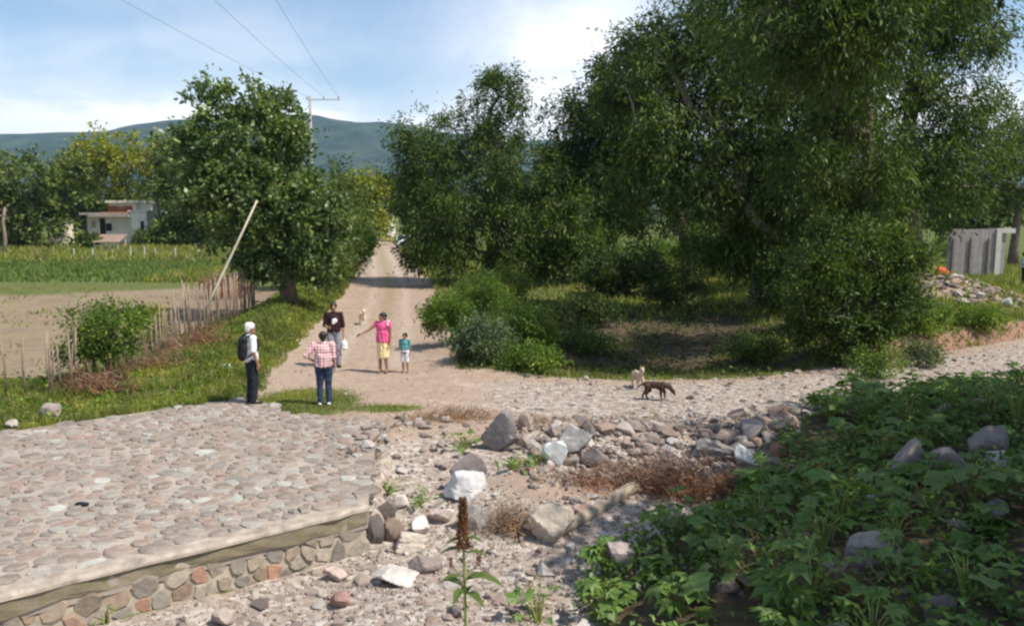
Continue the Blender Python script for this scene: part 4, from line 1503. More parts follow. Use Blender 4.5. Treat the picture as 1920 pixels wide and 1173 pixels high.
# far trees
FAR = [  # px, base depth, trunk-foot pixel, crown lobes (px, py, rx, rz), material, clusters, label
    (60, 95, [(30, 350, 70, 65), (100, 360, 60, 70), (60, 420, 85, 45), (-30, 380, 60, 80)], M_FARLEAF, 'dark round tree at the left edge beyond the crop field'),
    (235, 118, [(210, 290, 75, 45), (270, 300, 70, 55), (160, 330, 55, 60), (320, 330, 60, 55), (250, 350, 70, 40)], M_YEL, 'wide yellowish tree rising behind the pale house'),
    (300, 104, [(335, 300, 45, 50), (355, 350, 50, 55), (328, 400, 28, 36)], M_FARLEAF, 'dark trunked tree to the right of the pale house'),
    (390, 100, [(390, 380, 60, 50), (430, 420, 55, 40), (360, 430, 45, 30)], M_FARLEAF, 'green tree beyond the field left of the leaning pole'),
    (130, 125, [(120, 360, 60, 50), (170, 390, 50, 40)], M_GREYBUSH, 'greyish green tree left of the pale house'),
    (690, 105, [(680, 360, 40, 45), (655, 390, 45, 55), (700, 400, 25, 40)], M_YEL, 'yellow green tree beside the far bend of the dirt road'),
    (640, 90, [(650, 400, 40, 45), (630, 440, 40, 35)], M_FARLEAF, 'green roadside tree half hidden by the dense tree'),
    (770, 118, [(770, 370, 40, 50), (800, 400, 50, 40)], M_MESQ, 'dark tree shading the far end of the dirt road'),
    (1650, 85, [(1640, 390, 70, 40), (1560, 400, 60, 35)], M_FARLEAF, 'distant green tree behind the thorny shrub'),
    (1760, 90, [(1770, 385, 75, 36), (1850, 395, 60, 32)], M_FARLEAF, 'distant green tree left of the shed roof'),
    (1130, 95, [(1130, 400, 90, 45), (1030, 410, 60, 40)], M_FARLEAF, 'distant green tree between the feathery trunks'),
    (1350, 95, [(1330, 410, 90, 40), (1440, 410, 70, 40)], M_FARLEAF, 'distant green tree behind the biggest trunk'),
    (-60, 110, [(-50, 340, 70, 70)], M_FARLEAF, 'tree cut by the left edge of the view'),
]
for i, (px, yd, lb, mt, lab) in enumerate(FAR):
    b = Vector(((px - CX) / FPX * yd, yd, 0))
    b.z = Hs(b.x, b.y)
    ls = [lobe(a, c_, yd, rx, rz, b) for a, c_, rx, rz in lb]
    zt = max(l[2] for l in ls)
    tree('far_tree', b, [(0, 0, -0.2), (0.1, 0, zt * 0.3), (-0.1, 0, zt * 0.6), (0, 0, zt * 0.9)], ls, 180, 7, 8, 0.58, mt, lab, droop=0.2, twig_len=1.3, spread=0.6, trunk_r=0.32, seed=80 + i, bark=M_BARK_PALE if i in (1, 2) else M_BARK, zmin=0.6)
# row of trees along the far edge of the fields and plain
gg = random.Random(99)
for i in range(11):
    yd = gg.uniform(170, 260)
    px = -150 + i * 205 + gg.uniform(-40, 40)
    x_ = (px - CX) / FPX * yd
    hh = gg.uniform(6, 10)
    b = Vector((x_, yd, Hs(x_, yd)))
    tree('far_tree', b, [(0, 0, -0.2), (0, 0, hh * 0.3), (0, 0, hh * 0.7)], [(0, 0, hh * 0.6, hh * 0.75, hh * 0.5, hh * 0.42), (hh * 0.6, 1, hh * 0.5, hh * 0.5, hh * 0.4, hh * 0.34)], 110, 6, 8, 0.55, M_FARLEAF, 'distant tree in the line of trees at the edge of the plain', droop=0.1, twig_len=1.8, spread=0.9, trunk_r=0.3, group='trees far across the plain', seed=120 + i)

# the tree that shades the right-hand bank, just outside the picture
b = Vector((13.2, 9.0, 1.0))
tree('feathery_tree', b, [(0, 0, -0.3), (-0.2, 0, 1.6), (-0.6, 0, 3.6), (-1.0, 0, 5.8), (-1.4, 0.2, 7.6)],
     [(-2.2, 2.6, 7.4, 2.0, 1.9, 1.3), (0.6, 4.2, 7.4, 2.6, 2.2, 1.6), (-4.2, -1.2, 7.0, 1.9, 2.0, 1.2), (-4.9, -3.7, 6.6, 1.7, 1.9, 1.1), (-2.0, -1.0, 8.2, 3.0, 2.8, 1.6), (0.5, 0.5, 8.6, 3.0, 3.0, 1.6), (-3.0, -5.0, 7.2, 2.4, 2.4, 1.3)],
     400, 7, 8, 0.24, M_MESQ, 'tree just outside the view that shades the right bank', droop=0.4, twig_len=0.9, spread=0.4, trunk_r=0.35, seed=36, leafw=0.6)

# dead trunk at the left edge
b = at(8, 470, 80)
b.z = Hs(b.x, b.y)
tree('dead_tree', b, [(0, 0, -0.2), (0.2, 0, 1.6), (0.1, 0, 3.2), (0.4, 0, 4.6)], [(0.3, 0, 3.6, 1.4, 1.2, 1.6)], 26, 2, 2, 0.10, M_DRY, 'bare dead trunk at the left edge of the crop field', 'dead tree', M_BARK_DRY, trunk_r=0.16, seed=140)


# ---------------------------------------------------------------- grass
def blades(name, x, y_, h, mat, label, seed=1, w=0.018, lean=0.5, cat='grass', zf=None):
    g = np.random.default_rng(seed)
    n_ = len(x)
    z = H(x, y_) if zf is None else zf
    a = g.uniform(0, 2 * np.pi, n_)
    hh = h * g.uniform(0.5, 1.3, n_)
    sx, sy = np.cos(a), np.sin(a)
    ln = g.normal(0, lean, (n_, 2)) * hh[:, None]
    ww = w * g.uniform(0.6, 1.5, n_)
    p0 = np.stack([x - sx * ww, y_ - sy * ww, z - 0.02], -1)
    p1 = np.stack([x + sx * ww, y_ + sy * ww, z - 0.02], -1)
    p3 = np.stack([x + ln[:, 0], y_ + ln[:, 1], z + hh], -1)
    V_ = np.stack([p0, p1, p3], 1).reshape(-1, 3)
    o = link(name, mesh_np(name, V_, np.arange(n_ * 3).reshape(-1, 3)), mat)
    return tag(o, label, cat, kind='stuff')


def clump(n, x0, x1, y0, y1, test, per=9, r=0.14, g=g_):
    cx, cy = sample_region(n, x0, x1, y0, y1, test, g)
    x = np.repeat(cx, per) + g.normal(0, r, len(cx) * per)
    y = np.repeat(cy, per) + g.normal(0, r, len(cy) * per)
    k = test(x, y)
    return x[k], y[k]


def weed_cover(name, n, x0, x1, y0, y1, test, mat, label, per=26, r=0.16, hmax=0.28, leaf=0.07):
    cx, cy = sample_region(n, x0, x1, y0, y1, test)
    hh = g_.uniform(0.35, 1.0, len(cx))
    dx_ = g_.normal(0, r, (len(cx), per))
    dy_ = g_.normal(0, r, (len(cx), per))
    x = (cx[:, None] + dx_).ravel()
    y = (cy[:, None] + dy_).ravel()
    z = (hh[:, None] * hmax * g_.uniform(0.1, 1, dx_.shape) * np.exp(-(dx_ ** 2 + dy_ ** 2) / (2.2 * r * r))).ravel()
    k = test(x, y)
    x, y, z = x[k], y[k], z[k]
    Pn = np.stack([x, y, H(x, y) + z], -1)
    ld = unit(np.stack([g_.normal(0, 1, len(x)), g_.normal(0, 1, len(x)), g_.normal(0.35, 0.4, len(x))], -1))
    sz = leaf * g_.uniform(0.6, 1.5, len(x))
    o = link(name, leaves_mesh(name, Pn, ld, sz, sz * 0.6, g_), mat)
    return tag(o, label, 'weeds', kind='stuff')


def left_test(x, y):
    return (pdist(x, y, SLAB) < -0.06) & (np.minimum(seg_dist(x, y, ROAD_A) - 2.1, seg_dist(x, y, ROAD_B) - 1.95) + 0.5 * fbm(x, y, 0.7, 3, 55) > 0.15) & (pdist(x, y, FIELD) < -0.1) & (x < -2)


x, y = clump(7500, -15, -5, 11.5, 24, left_test, 10, 0.12)
h = 0.05 + 0.22 * np.clip(fbm(x, y, 0.9, 3, 14) + 0.25, 0, 1)
blades('grass', x, y, h, M_GRASS, 'yellow green grass and weeds on the verge beyond the ford and below the fence', 2)
x, y = clump(6500, -13.5, -5.5, 23, 46, left_test, 9, 0.2)
blades('grass', x, y, 0.10 + 0.24 * np.clip(fbm(x, y, 0.7, 3, 15) + 0.25, 0, 1), M_GRASS, 'bright green grass slope between the fence and the dirt road', 3, 0.03)
x, y = clump(2200, -22, -9, 46, 90, left_test, 9, 0.4)
blades('grass', x, y, np.full(len(x), 0.45), M_GRASS, 'green grass along the left edge of the far dirt road', 4, 0.06)
weed_cover('weeds', 420, -15, -5, 11.5, 24, left_test, M_BUSH, 'leafy low weeds among the grass beyond the ford and under the fence', 26, 0.17, 0.42, 0.075)
weed_cover('weeds', 260, -13, -5.5, 23, 44, left_test, M_BUSH, 'leafy weeds on the grass slope beside the dirt road', 24, 0.25, 0.45, 0.12)
# turf wedge
x, y = sample_region(16000, -5.8, -1.6, 15.0, 18.6, lambda x, y: (np.exp(-(((x + 4.5) / 1.1) ** 2 + ((y - 16.8) / 1.35) ** 2)) + 0.7 * np.exp(-(((x + 2.5) / 0.7) ** 2 + ((y - 16.3) / 0.35) ** 2)) > g_.uniform(0.15, 0.7, len(x))) & (pdist(x, y, SLAB) < -0.02))
blades('grass', x, y, np.full(len(x), 0.05), M_GRASS, 'short trodden turf around the feet of the two people by the ford', 5, 0.012)


def right_test(x, y):
    rd_ = np.minimum(seg_dist(x, y, ROAD_A) - 2.1, seg_dist(x, y, ROAD_B) - 1.95) + 0.5 * fbm(x, y, 0.7, 3, 55)
    return (rd_ > 0.2) & (y > 15.5) & (x > -4 - 0.16 * np.clip(y - 24, 0, 99)) & (x < 0.68 * y + 1)


x, y = clump(4300, -3.5, 9.5, 18.8, 31, lambda x, y: right_test(x, y) & ((fbm(x, y, 0.5, 3, 17) > 0.06) | (x < -0.5) | (x > 11.5) | (y < 20.4)), 7, 0.2)
blades('grass', x, y, 0.08 + 0.14 * np.clip(fbm(x, y, 0.8, 3, 18) + 0.3, 0, 1), M_GRASS, 'patchy grass in the shaded hollow under the big trees', 6)
x, y = clump(5200, 8.5, 30, 19.5, 46, right_test, 9, 0.22)
k = np.exp(-(((x - 18.2) / 2.3) ** 2 + ((y - 33.0) / 2.6) ** 2)) < g_.uniform(0.25, 0.7, len(x))
x, y = x[k], y[k]
blades('grass', x, y, 0.14 + 0.2 * np.clip(fbm(x, y, 0.6, 3, 19) + 0.3, 0, 1), M_GRASS, 'sunlit grass on the raised ground below the grey shed', 7, 0.028)
x, y = clump(4200, -8, 45, 30, 75, right_test, 8, 0.4)
blades('grass', x, y, np.full(len(x), 0.32), M_GRASS, 'grass under and beyond the trees right of the road', 8, 0.05)
weed_cover('weeds', 700, -1.5, 12, 20.2, 37, lambda x, y: right_test(x, y), M_MESQ2, 'low dark weeds and leaf litter on the floor of the shaded hollow', 22, 0.3, 0.22, 0.09)  # dark leaf colour also stands in for missing tree shade here
# crop rows and far meadow
x, y = sample_region(18000, -52, -12, 46.5, 69, lambda x, y: pdist(x, y, CROP) > 0)
y = np.round(y / 0.8) * 0.8 + g_.normal(0, 0.12, len(y))
blades('crop_plants', x, y, np.full(len(x), 0.30) * (0.6 + 0.9 * np.clip(fbm(x, y, 0.25, 3, 39) + 0.4, 0, 1)), M_CROP, 'rows of young green crop beyond the tilled field', 9, 0.05, cat='crop')
x, y = clump(2600, -75, -16, 68, 125, lambda x, y: seg_dist(x, y, ROAD_A) > 3, 9, 0.6)
blades('grass', x, y, np.full(len(x), 0.5), M_GRASS, 'meadow grass around the pale house', 10, 0.1)
x, y = clump(420, -40, -11, 20, 47, lambda x, y: (pdist(x, y, FIELD) > 0) & (fbm(x, y, 0.16, 3, 29) > 0.03), 8, 0.3)
blades('weeds', x, y, np.full(len(x), 0.14), M_GRASS, 'thin weeds sprouting on the tilled field', 11, 0.03, cat='weeds')
# sparse weeds in the river bed and by the track
x, y = clump(170, -3, 6, 8, 16, lambda x, y: bed_test(x, y) & (fbm(x, y, 0.9, 2, 61) > 0.05), 8, 0.06)
blades('weeds', x, y, np.full(len(x), 0.10), M_GRASS, 'sparse grass sprouting between stones of the river bed', 12, 0.01, cat='weeds')


# ---------------------------------------------------------------- broad-leaved weeds
def lobed_leaf(n_lobes=7, depth=0.45, droop=0.25):
    V_ = [(0, 0, 0.0)]
    F_ = []
    m_ = n_lobes * 2
    for i in range(m_):
        a = -math.pi * 0.86 + (1.72 * math.pi) * i / (m_ - 1) + math.pi / 2
        tip = (i % 2 == 0)
        mid_ = 1 - abs(i / (m_ - 1) - 0.5) * 0.75
        r = (1.0 if tip else 1 - depth) * mid_ * 0.62
        V_.append((r * math.cos(a), r * math.sin(a) + 0.18, -droop * r * r * (1.2 if tip else 0.6) + (0.03 if not tip else 0)))
    for i in range(1, m_):
        F_.append((0, i, i + 1))
    me = bpy.data.meshes.new('leaf')
    me.from_pydata(V_, [], F_)
    me.materials.append(M_BROAD)
    return me


def lance_leaf(mat, w=0.3):
    V_, F_ = [], []
    for i, (t, r) in enumerate(((0, 0.02), (0.2, 0.75), (0.45, 1.0), (0.75, 0.6), (1.0, 0.02))):
        z = 0.10 * math.sin(t * 3.1) - 0.22 * t * t
        V_ += [(-r * w / 2, t, z + 0.05 * r), (0, t, z), (r * w / 2, t, z + 0.05 * r)]
        if i:
            b_ = (i - 1) * 3
            F_ += [(b_, b_ + 1, b_ + 4, b_ + 3), (b_ + 1, b_ + 2, b_ + 5, b_ + 4)]
    me = bpy.data.meshes.new('leaf')
    me.from_pydata(V_, [], F_)
    me.materials.append(mat)
    return me


LOBED = [lobed_leaf(7, 0.5, 0.35), lobed_leaf(5, 0.35, 0.3), lobed_leaf(9, 0.42, 0.5), lobed_leaf(5, 0.25, 0.15)]
LANCE = lance_leaf(M_BROAD, 0.42)


def leafy_plant(x, y, h, nleaf, size, rng, label, group=None, name='leafy_weed', meshes=None, spread=0.55):
    z = Hs(x, y)
    root = empty(name, (x, y, z))
    tag(root, label, 'weed', group)
    st = MB()
    for i in range(nleaf):
        a = rng.uniform(0, 6.283)
        r = spread * h * math.sqrt(rng.random())
        zz_ = h * rng.uniform(0.35, 1.05) * (1 - 0.35 * (r / (spread * h + 1e-6)) ** 2)
        p = Vector((r * math.cos(a), r * math.sin(a), zz_))
        st.tube([(0.02 * math.cos(a), 0.02 * math.sin(a), 0), (p.x * 0.45, p.y * 0.45, zz_ * 0.7), tuple(p)], [0.009, 0.007, 0.004], 4, cap=False)
        s = size * rng.uniform(0.6, 1.25)
        link('leaf', rng.choice(meshes or LOBED), None, root, p, (rng.uniform(-.55, .35), rng.uniform(-.45, .45), a - math.pi / 2 + rng.gauss(0, .5)), (s, s, s))
    st.build('stems', M_STEM, root)
    return root


rp = random.Random(77)
GRP = 'broad leaved weeds on the shaded bank'
LAB = 'dark green broad leaved weed in the shaded mass of weeds on the right bank'
spots = []
tries = 0
while len(spots) < 66 and tries < 5000:
    tries += 1
    y = rp.uniform(6.6, 17.0)
    x = rp.uniform(0.6, 0.74 * y)
    e_ = x - float(edge_x(y))
    if e_ < 0.25:
        continue
    if min([math.hypot(x - a, y - b_) for a, b_ in spots] or [9]) < 0.55 + 0.02 * y:
        continue
    spots.append((x, y))
for (x, y) in spots:
    sunny = (y < 10.4 and x < 3.0)
    leafy_plant(x, y, rp.choice((0.3, 0.42, 0.55, 0.72)), rp.randint(13, 21), rp.uniform(0.22, 0.40), rp,
                'lit broad leaved weed on the near bank right of the gravel' if sunny else LAB,
                'lit broad leaved weeds near the gravel' if sunny else GRP)
for _ in range(110):
    y = rp.uniform(6.6, 16.5)
    x = rp.uniform(0.7, 0.64 * y)
    if x - float(edge_x(y)) < 0.1:
        continue
    pick_stone(river_bank, 'stone', x, y, min(0.3, max(0.06, math.exp(rs.gauss(-2.2, 0.5)))))
# tall ones along the top of the bank
for (px, py, h, od) in ((1560, 790, 0.7, 'leftmost'), (1640, 790, 0.75, 'second from left'), (1700, 800, 0.7, 'third from left'), (1770, 790, 0.85, 'third from right'), (1850, 790, 0.8, 'second from right'), (1905, 800, 0.95, 'rightmost and tallest')):
    p = G(px, py)
    leafy_plant(p.x, p.y, h, 22, 0.27, rp, 'tall lobed weed, %s in the row beside the stony track' % od, 'tall weeds beside the stony track', meshes=LOBED[:1] + LOBED[2:3])
# ground cover below them
x, y = sample_region(52000, 0.4, 17, 4.5, 17.8, lambda x, y: (x - edge_x(y) > 0.05) & (fbm(x, y, 0.9, 3, 63) > -0.12) & (x < 1.05 * y + .3))
Pn = np.stack([x, y, H(x, y) + g_.uniform(0.0, 0.28, len(x))], -1)
ld = unit(np.stack([g_.normal(0, 1, len(x)), g_.normal(0, 1, len(x)), g_.normal(0.15, 0.4, len(x))], -1))
sz = g_.uniform(0.05, 0.13, len(x))
gc = link('undergrowth', leaves_mesh('undergrowth', Pn, ld, sz, sz * 0.55, g_), M_BROAD)
tag(gc, 'dense small leaved undergrowth covering the shaded right bank', 'undergrowth', kind='stuff')

for (px, py, sd) in ((1500, 900, 31), (1700, 980, 32), (1820, 930, 33), (1600, 1120, 34), (1400, 1080, 35)):
    brush(px, py, 0.5, 0.4, 0.3, 90, 0.5, M_STRAW, 'dry dead stems among the shaded weeds on the right bank', 'dead_weed', 'dead weed', seed=sd, up=0.8)['group'] = 'dead weeds on the shaded bank'
weed_cover('weeds', 190, 0.6, 16, 5, 17.5, lambda x, y: (x - edge_x(y) > 0.15) & (x < 1.0 * y), M_BUSH, 'fine leaved lighter weeds mixed into the shaded bank', 34, 0.17, 0.5, 0.06)
# single weeds among the boulders
leafy_plant(*G(868, 846)[:2], 0.42, 22, 0.15, rp, 'bright green weed left of the tall dark boulder', meshes=LOBED[1:2] + [LANCE], spread=0.7)
leafy_plant(*G(960, 880)[:2], 0.28, 20, 0.14, rp, 'low green weed in front of the tall dark boulder', meshes=LOBED[1:2] + [LANCE], spread=1.1)
leafy_plant(*G(1005, 872)[:2], 0.24, 16, 0.12, rp, 'low green weed touching the chalk white rock', meshes=LOBED[1:2] + [LANCE], spread=1.0)
leafy_plant(*G(726, 930)[:2], 0.28, 20, 0.12, rp, 'light green weed above the broken wall end', meshes=[LANCE], spread=0.9)
leafy_plant(*G(790, 945)[:2], 0.26, 18, 0.12, rp, 'light green weed left of the long white block', meshes=[LANCE], spread=0.9)
leafy_plant(*G(1420, 955)[:2], 0.35, 14, 0.12, rp, 'thin weed at the edge of the low dry brush', meshes=[LANCE])
leafy_plant(*G(200, 1170)[:2], 0.2, 10, 0.09, rp, 'small mossy weed at the foot of the ford wall', meshes=[LANCE], spread=0.8)
leafy_plant(*G(1010, 1168)[:2], 0.4, 14, 0.18, rp, 'pale green weed at the bottom right of the red flower spike', meshes=LOBED[1:2] + [LANCE], spread=0.8)

# the plant with the red flower spike, near the camera
bp = G(866, 1172)
bp = Vector(((866 - CX) / FPX * 7.4, 7.4, Hs((866 - CX) / FPX * 7.4, 7.4)))
am = empty('spike_flower_plant', bp)
tag(am, 'tall weed with a rusty red flower spike rising in front of the gravel', 'flowering weed')
topz = (at(864, 930, 7.4).z - bp.z)
botz = (at(866, 1025, 7.4).z - bp.z)
MB().tube([(0, 0, -0.05), (0.01, 0, botz * 0.5), (-0.005, 0, botz), (-0.01, 0, topz * 0.97)], [0.017, 0.015, 0.012, 0.004], 8).build('stem', M_STEM, am, True)
g2 = np.random.default_rng(5)
n_ = 1500
t = g2.uniform(0, 1, n_)
rr = 0.058 * (1 - 0.65 * t ** 2) * (0.8 + 0.3 * np.sin(t * 17) ** 2) * np.sqrt(g2.uniform(0.1, 1, n_)) * (0.75 + 0.25 * np.sin(t * 40) ** 2)
a = g2.uniform(0, 2 * np.pi, n_)
Pn = np.stack([rr * np.cos(a) - 0.008, rr * np.sin(a), botz - 0.02 + t * (topz - botz)], -1)
ld = unit(np.stack([np.cos(a), np.sin(a), g2.normal(0.5, 0.5, n_)], -1))
M_SPIKE = leaf_mat('red flower', [(0.0, (0.240, 0.080, 0.064)), (0.6, (0.46, 0.20, 0.15)), (1.0, (0.50, 0.36, 0.18))], 0.4, 0.8, 0.1)
link('flower_spike', leaves_mesh('flower_spike', Pn, ld, np.full(n_, 0.028), np.full(n_, 0.022), g2), M_SPIKE, am)
M_ALEAF = leaf_mat('spike plant leaf', [(0.0, (0.10, 0.15, 0.035)), (1.0, (0.16, 0.215, 0.05))], 0.4, 0.5, 0.4)
AL = lance_leaf(M_ALEAF, 0.36)
for (hz_, az, s, tl) in ((botz - 0.03, 2.9, 0.30, -0.2), (botz - 0.06, 0.2, 0.27, -0.15), (botz + 0.08, 3.4, 0.2, -0.1), (botz + 0.09, 5.9, 0.2, 0.1), (botz - 0.30, 3.5, 0.24, 0.1), (botz - 0.30, 6.1, 0.40, 0.0), (botz - 0.34, 0.6, 0.3, -0.1), (botz - 0.4, 2.6, 0.3, 0.1), (botz - 0.42, 4.4, 0.28, 0.1), (botz - 0.46, 5.4, 0.3, 0.1), (botz - 0.5, 1.5, 0.3, 0)):
    link('leaf', AL, None, am, (0.012 * math.cos(az), 0.012 * math.sin(az), hz_), (tl, 0, az - math.pi / 2), (s, s, s))
for dx_, zz_ in ((0.14, botz - 0.22), (-0.13, botz - 0.24)):
    mbs = MB().tube([(0, 0, zz_ - 0.06), (dx_ * 0.7, 0.02, zz_), (dx_, 0.02, zz_ + 0.07)], [0.006, 0.005, 0.003], 5)
    mbs.build('side_shoot', M_STEM, am)
    Pn = np.stack([dx_ + g2.normal(0, 0.012, 160), 0.02 + g2.normal(0, .012, 160), zz_ + 0.02 + g2.uniform(0, 0.10, 160)], -1)
    link('flower_spike', leaves_mesh('flower_spike', Pn, unit(g2.normal(0, 1, (160, 3)) + np.array([0, 0, .6])), np.full(160, .016), np.full(160, .012), g2), M_SPIKE, am)

# ---------------------------------------------------------------- fence, leaning pole
M_STAKE = plain_mat('weathered stake', (0.27, 0.205, 0.155), 0.9, 0.35, 5, 0.1, 0.3)
fence = empty('stake_fence', (0, 0, 0))
tag(fence, 'crooked fence of thin wooden stakes between the tilled field and the grass verge', 'fence')
FL = [(-10.2, 17.6), (-9.75, 18.6), (-9.65, 21.5), (-9.75, 25.5), (-10.0, 31.0)]
rf = random.Random(5)
fl_len = [0]
for a, b_ in zip(FL[:-1], FL[1:]):
    fl_len.append(fl_len[-1] + math.hypot(b_[0] - a[0], b_[1] - a[1]))


def along(s):
    return (float(np.interp(s, fl_len, [p[0] for p in FL])), float(np.interp(s, fl_len, [p[1] for p in FL])))


s = 0.0
stake_tops = []
while s < fl_len[-1]:
    x, y = along(s)
    x += rf.gauss(0, 0.05)
    z = Hs(x, y)
    h = rf.uniform(1.05, 1.45) + 0.45 * (y > 23)
    tx, ty = rf.gauss(0, 0.07), rf.gauss(0, 0.07)
    r = rf.uniform(0.014, 0.030)
    MB().tube([(x, y, z - 0.15), (x + tx * 0.5 + rf.gauss(0, .015), y + ty * .5, z + h * 0.5), (x + tx, y + ty, z + h)], [r, r * 0.9, r * 0.7], 6).build('stake', M_STAKE, fence, True)
    stake_tops.append((x, y, z, h))
    s += rf.uniform(0.09, 0.17)
M_WIRE = plain_mat('fence wire', (0.20, 0.17, 0.15), 0.6, 0.2, 5)
for hh in (0.45, 0.85):
    mbw = MB()
    mbw.tube([(x + 0.02, y, z + hh * (1 + 0.15 * (y > 23))) for x, y, z, h in stake_tops], 0.006, 4)
    mbw.build('wire', M_WIRE, fence)
# thin posts with wire along the near side of the field
fence2 = empty('wire_fence', (0, 0, 0))
tag(fence2, 'sparse thin posts with wire along the near edge of the tilled field at left', 'fence')
pp = []
for i, px in enumerate((-40, -8, 30, 75, 118)):
    x = (px - CX) / FPX * (17.2 + i * 0.12)
    y = 17.2 + i * 0.12
    z = Hs(x, y)
    h = rf.uniform(1.2, 1.45)
    MB().tube([(x, y, z - .1), (x + rf.gauss(0, .02), y, z + h * .5), (x + rf.gauss(0, .04), y, z + h)], [0.026, 0.024, 0.02], 6).build('post', M_STAKE, fence2, True)
    pp.append((x, y, z))
for hh in (0.5, 1.0):
    MB().tube([(x, y + .02, z + hh) for x, y, z in pp] + [(-10.2, 17.6, Hs(-10.2, 17.6) + hh)], 0.005, 4).build('wire', M_WIRE, fence2)

M_PALEWOOD = plain_mat('peeled pole', (0.52, 0.47, 0.36), 0.8, 0.2, 6, 0.15, 0.2)
p0 = G(366, 642)
Yp = 25.5
p0 = at(362, 600, Yp)
p0.z = Hs(p0.x, p0.y) + 0.15
p1 = at(482, 376, Yp + 1.0)
lpole = empty('leaning_pole', p0)
tag(lpole, 'long pale peeled pole leaning out over the stake fence toward the dense tree', 'pole')
d = p1 - p0
MB().tube([(0, 0, 0), tuple(d * 0.35 + Vector((0, 0, -0.04))), tuple(d * 0.7 + Vector((0.0, 0, -0.03))), tuple(d)], [0.046, 0.042, 0.036, 0.028], 8).build('shaft', M_PALEWOOD, lpole, True)

# ---------------------------------------------------------------- utility pole and cables
M_CONC = plain_mat('pole concrete', (0.30, 0.29, 0.28), 0.9, 0.1, 2)
Yu = 56.0
ub = at(591, 520, Yu)
ub.z = Hs(ub.x, ub.y)
up = empty('utility_pole', ub)
tag(up, 'slim concrete utility pole rising behind the dense roadside tree', 'utility pole')
topz = at(588, 180, Yu).z - ub.z
MB().tube([(0, 0, -0.3), (0, 0, topz)], [0.13, 0.085], 12).build('shaft', M_CONC, up, True)
ca = MB().box(-0.25, 2.05, -0.04, 0.04, topz - 0.28, topz - 0.22)
ca.build('crossarm', plain_mat('steel arm', (0.40, 0.40, 0.40), 0.6, 0.1, 4), up)
M_INS = plain_mat('insulator', (0.35, 0.33, 0.32), 0.3, 0.1, 4)
heads = []
for dx_ in (-0.2, 0.95, 1.95):
    MB().tube([(dx_, 0, topz - 0.2), (dx_, 0, topz - 0.12), (dx_, 0, topz - 0.1), (dx_, 0, topz - 0.02)], [0.03, 0.05, 0.06, 0.03], 8).build('insulator', M_INS, up, True)
    heads.append(Vector((ub.x + dx_, Yu, ub.z + topz - 0.03)))
for dz in (3.0, 3.35):
    MB().box(-0.28, 0.28, -0.16, -0.12, topz - dz, topz - dz + 0.08).build('bracket', M_INS, up)
M_CABLE = plain_mat('cable', (0.20, 0.21, 0.24), 0.5, 0.05, 3)
for hd, px, lab in zip(heads, (228, 402, 517), ('left power cable passing high over the dense tree', 'middle power cable between the two others in the sky', 'right power cable coming down to the crossarm end')):
    m_ = at(px, 0, 29.0)
    far = hd + (m_ - hd) * 2.9
    far.z = 12.6
    pts = []
    for i in range(41):
        t = i / 40
        p = hd.lerp(far, t)
        # a shallow catenary through the pixel point
        tm = (Yu - 29.0) / (Yu - far.y)
        zm = hd.z + (far.z - hd.z) * tm
        sag = (zm - m_.z) / (4 * tm * (1 - tm))
        p.z -= sag * 4 * t * (1 - t)
        pts.append(p)
    o = MB().tube(pts, 0.008, 5).build('power_cable', M_CABLE)
    tag(o, lab, 'power cable', 'power cables running to the utility pole')
    sub = MB()

# ---------------------------------------------------------------- buildings
M_WHITE = plain_mat('white wall', (0.72, 0.69, 0.64), 0.9, 0.2, 0.7)
M_CREAM = plain_mat('cream wall', (0.66, 0.60, 0.47), 0.9, 0.2, 0.9)
M_REDB = plain_mat('red brown wood', (0.26, 0.075, 0.045), 0.8, 0.25, 3)
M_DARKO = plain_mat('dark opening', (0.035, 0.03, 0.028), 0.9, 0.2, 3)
M_SLABG = plain_mat('grey roof', (0.36, 0.33, 0.30), 0.9, 0.15, 2)
M_THATCH = plain_mat('weathered shingle', (0.26, 0.185, 0.145), 0.95, 0.25, 4, 0.1, 0.4)

Yh = 104.0
kh = Yh / FPX


def hx_(px):
    return (px - CX) * kh


def hz_(py):
    return CZ + (400 - py) * kh / 1.0


gz0 = Hs(hx_(220), Yh)
house = empty('house', (hx_(220), Yh, gz0))
tag(house, 'pale two storey house with a red brown upper gallery across the fields', 'house')
ox = hx_(220)


def hbox(px0, px1, py0, py1, d0, d1, name, mat, parent=None):
    z0, z1 = hz_(py1) - gz0, hz_(py0) - gz0
    return MB().box(hx_(px0) - ox, hx_(px1) - ox, d0, d1, max(z0, -0.3), z1).build(name, mat, parent or house)


hbox(168, 270, 402, 470, 0.0, 6.0, 'wall', M_WHITE)
hbox(160, 206, 398, 402.5, -0.8, 6.2, 'balcony_slab', M_SLABG)
up_ = hbox(206, 256, 380, 402, 0.6, 5.5, 'upper_wall', M_CREAM)
hbox(203, 259, 375.5, 380.2, 0.1, 5.8, 'roof', M_CREAM)
hbox(180, 254, 401.8, 406, -1.2, 0.6, 'gallery_floor', M_SLABG)
hbox(205, 221, 386, 397, 0.5, 0.58, 'shutter', M_REDB)
hbox(222, 236, 387, 397, 0.5, 0.57, 'shutter', plain_mat('ochre wood', (0.25, 0.13, 0.05), 0.8, 0.2, 3))
hbox(237, 250, 386, 397, 0.5, 0.58, 'shutter', M_REDB)
hbox(204, 252, 397.2, 401, -1.1, -1.0, 'railing', plain_mat('pink railing', (0.50, 0.28, 0.23), 0.9, 0.1, 3))
hbox(192, 202, 409, 440, -0.05, 0.03, 'door', M_DARKO)
hbox(203, 214, 418, 432, -0.05, 0.03, 'window', M_DARKO)
hbox(176, 184, 414, 426, -0.05, 0.03, 'window', M_SLABG)
hbox(254, 284, 396, 450, -0.6, 4.5, 'side_wall', M_WHITE)
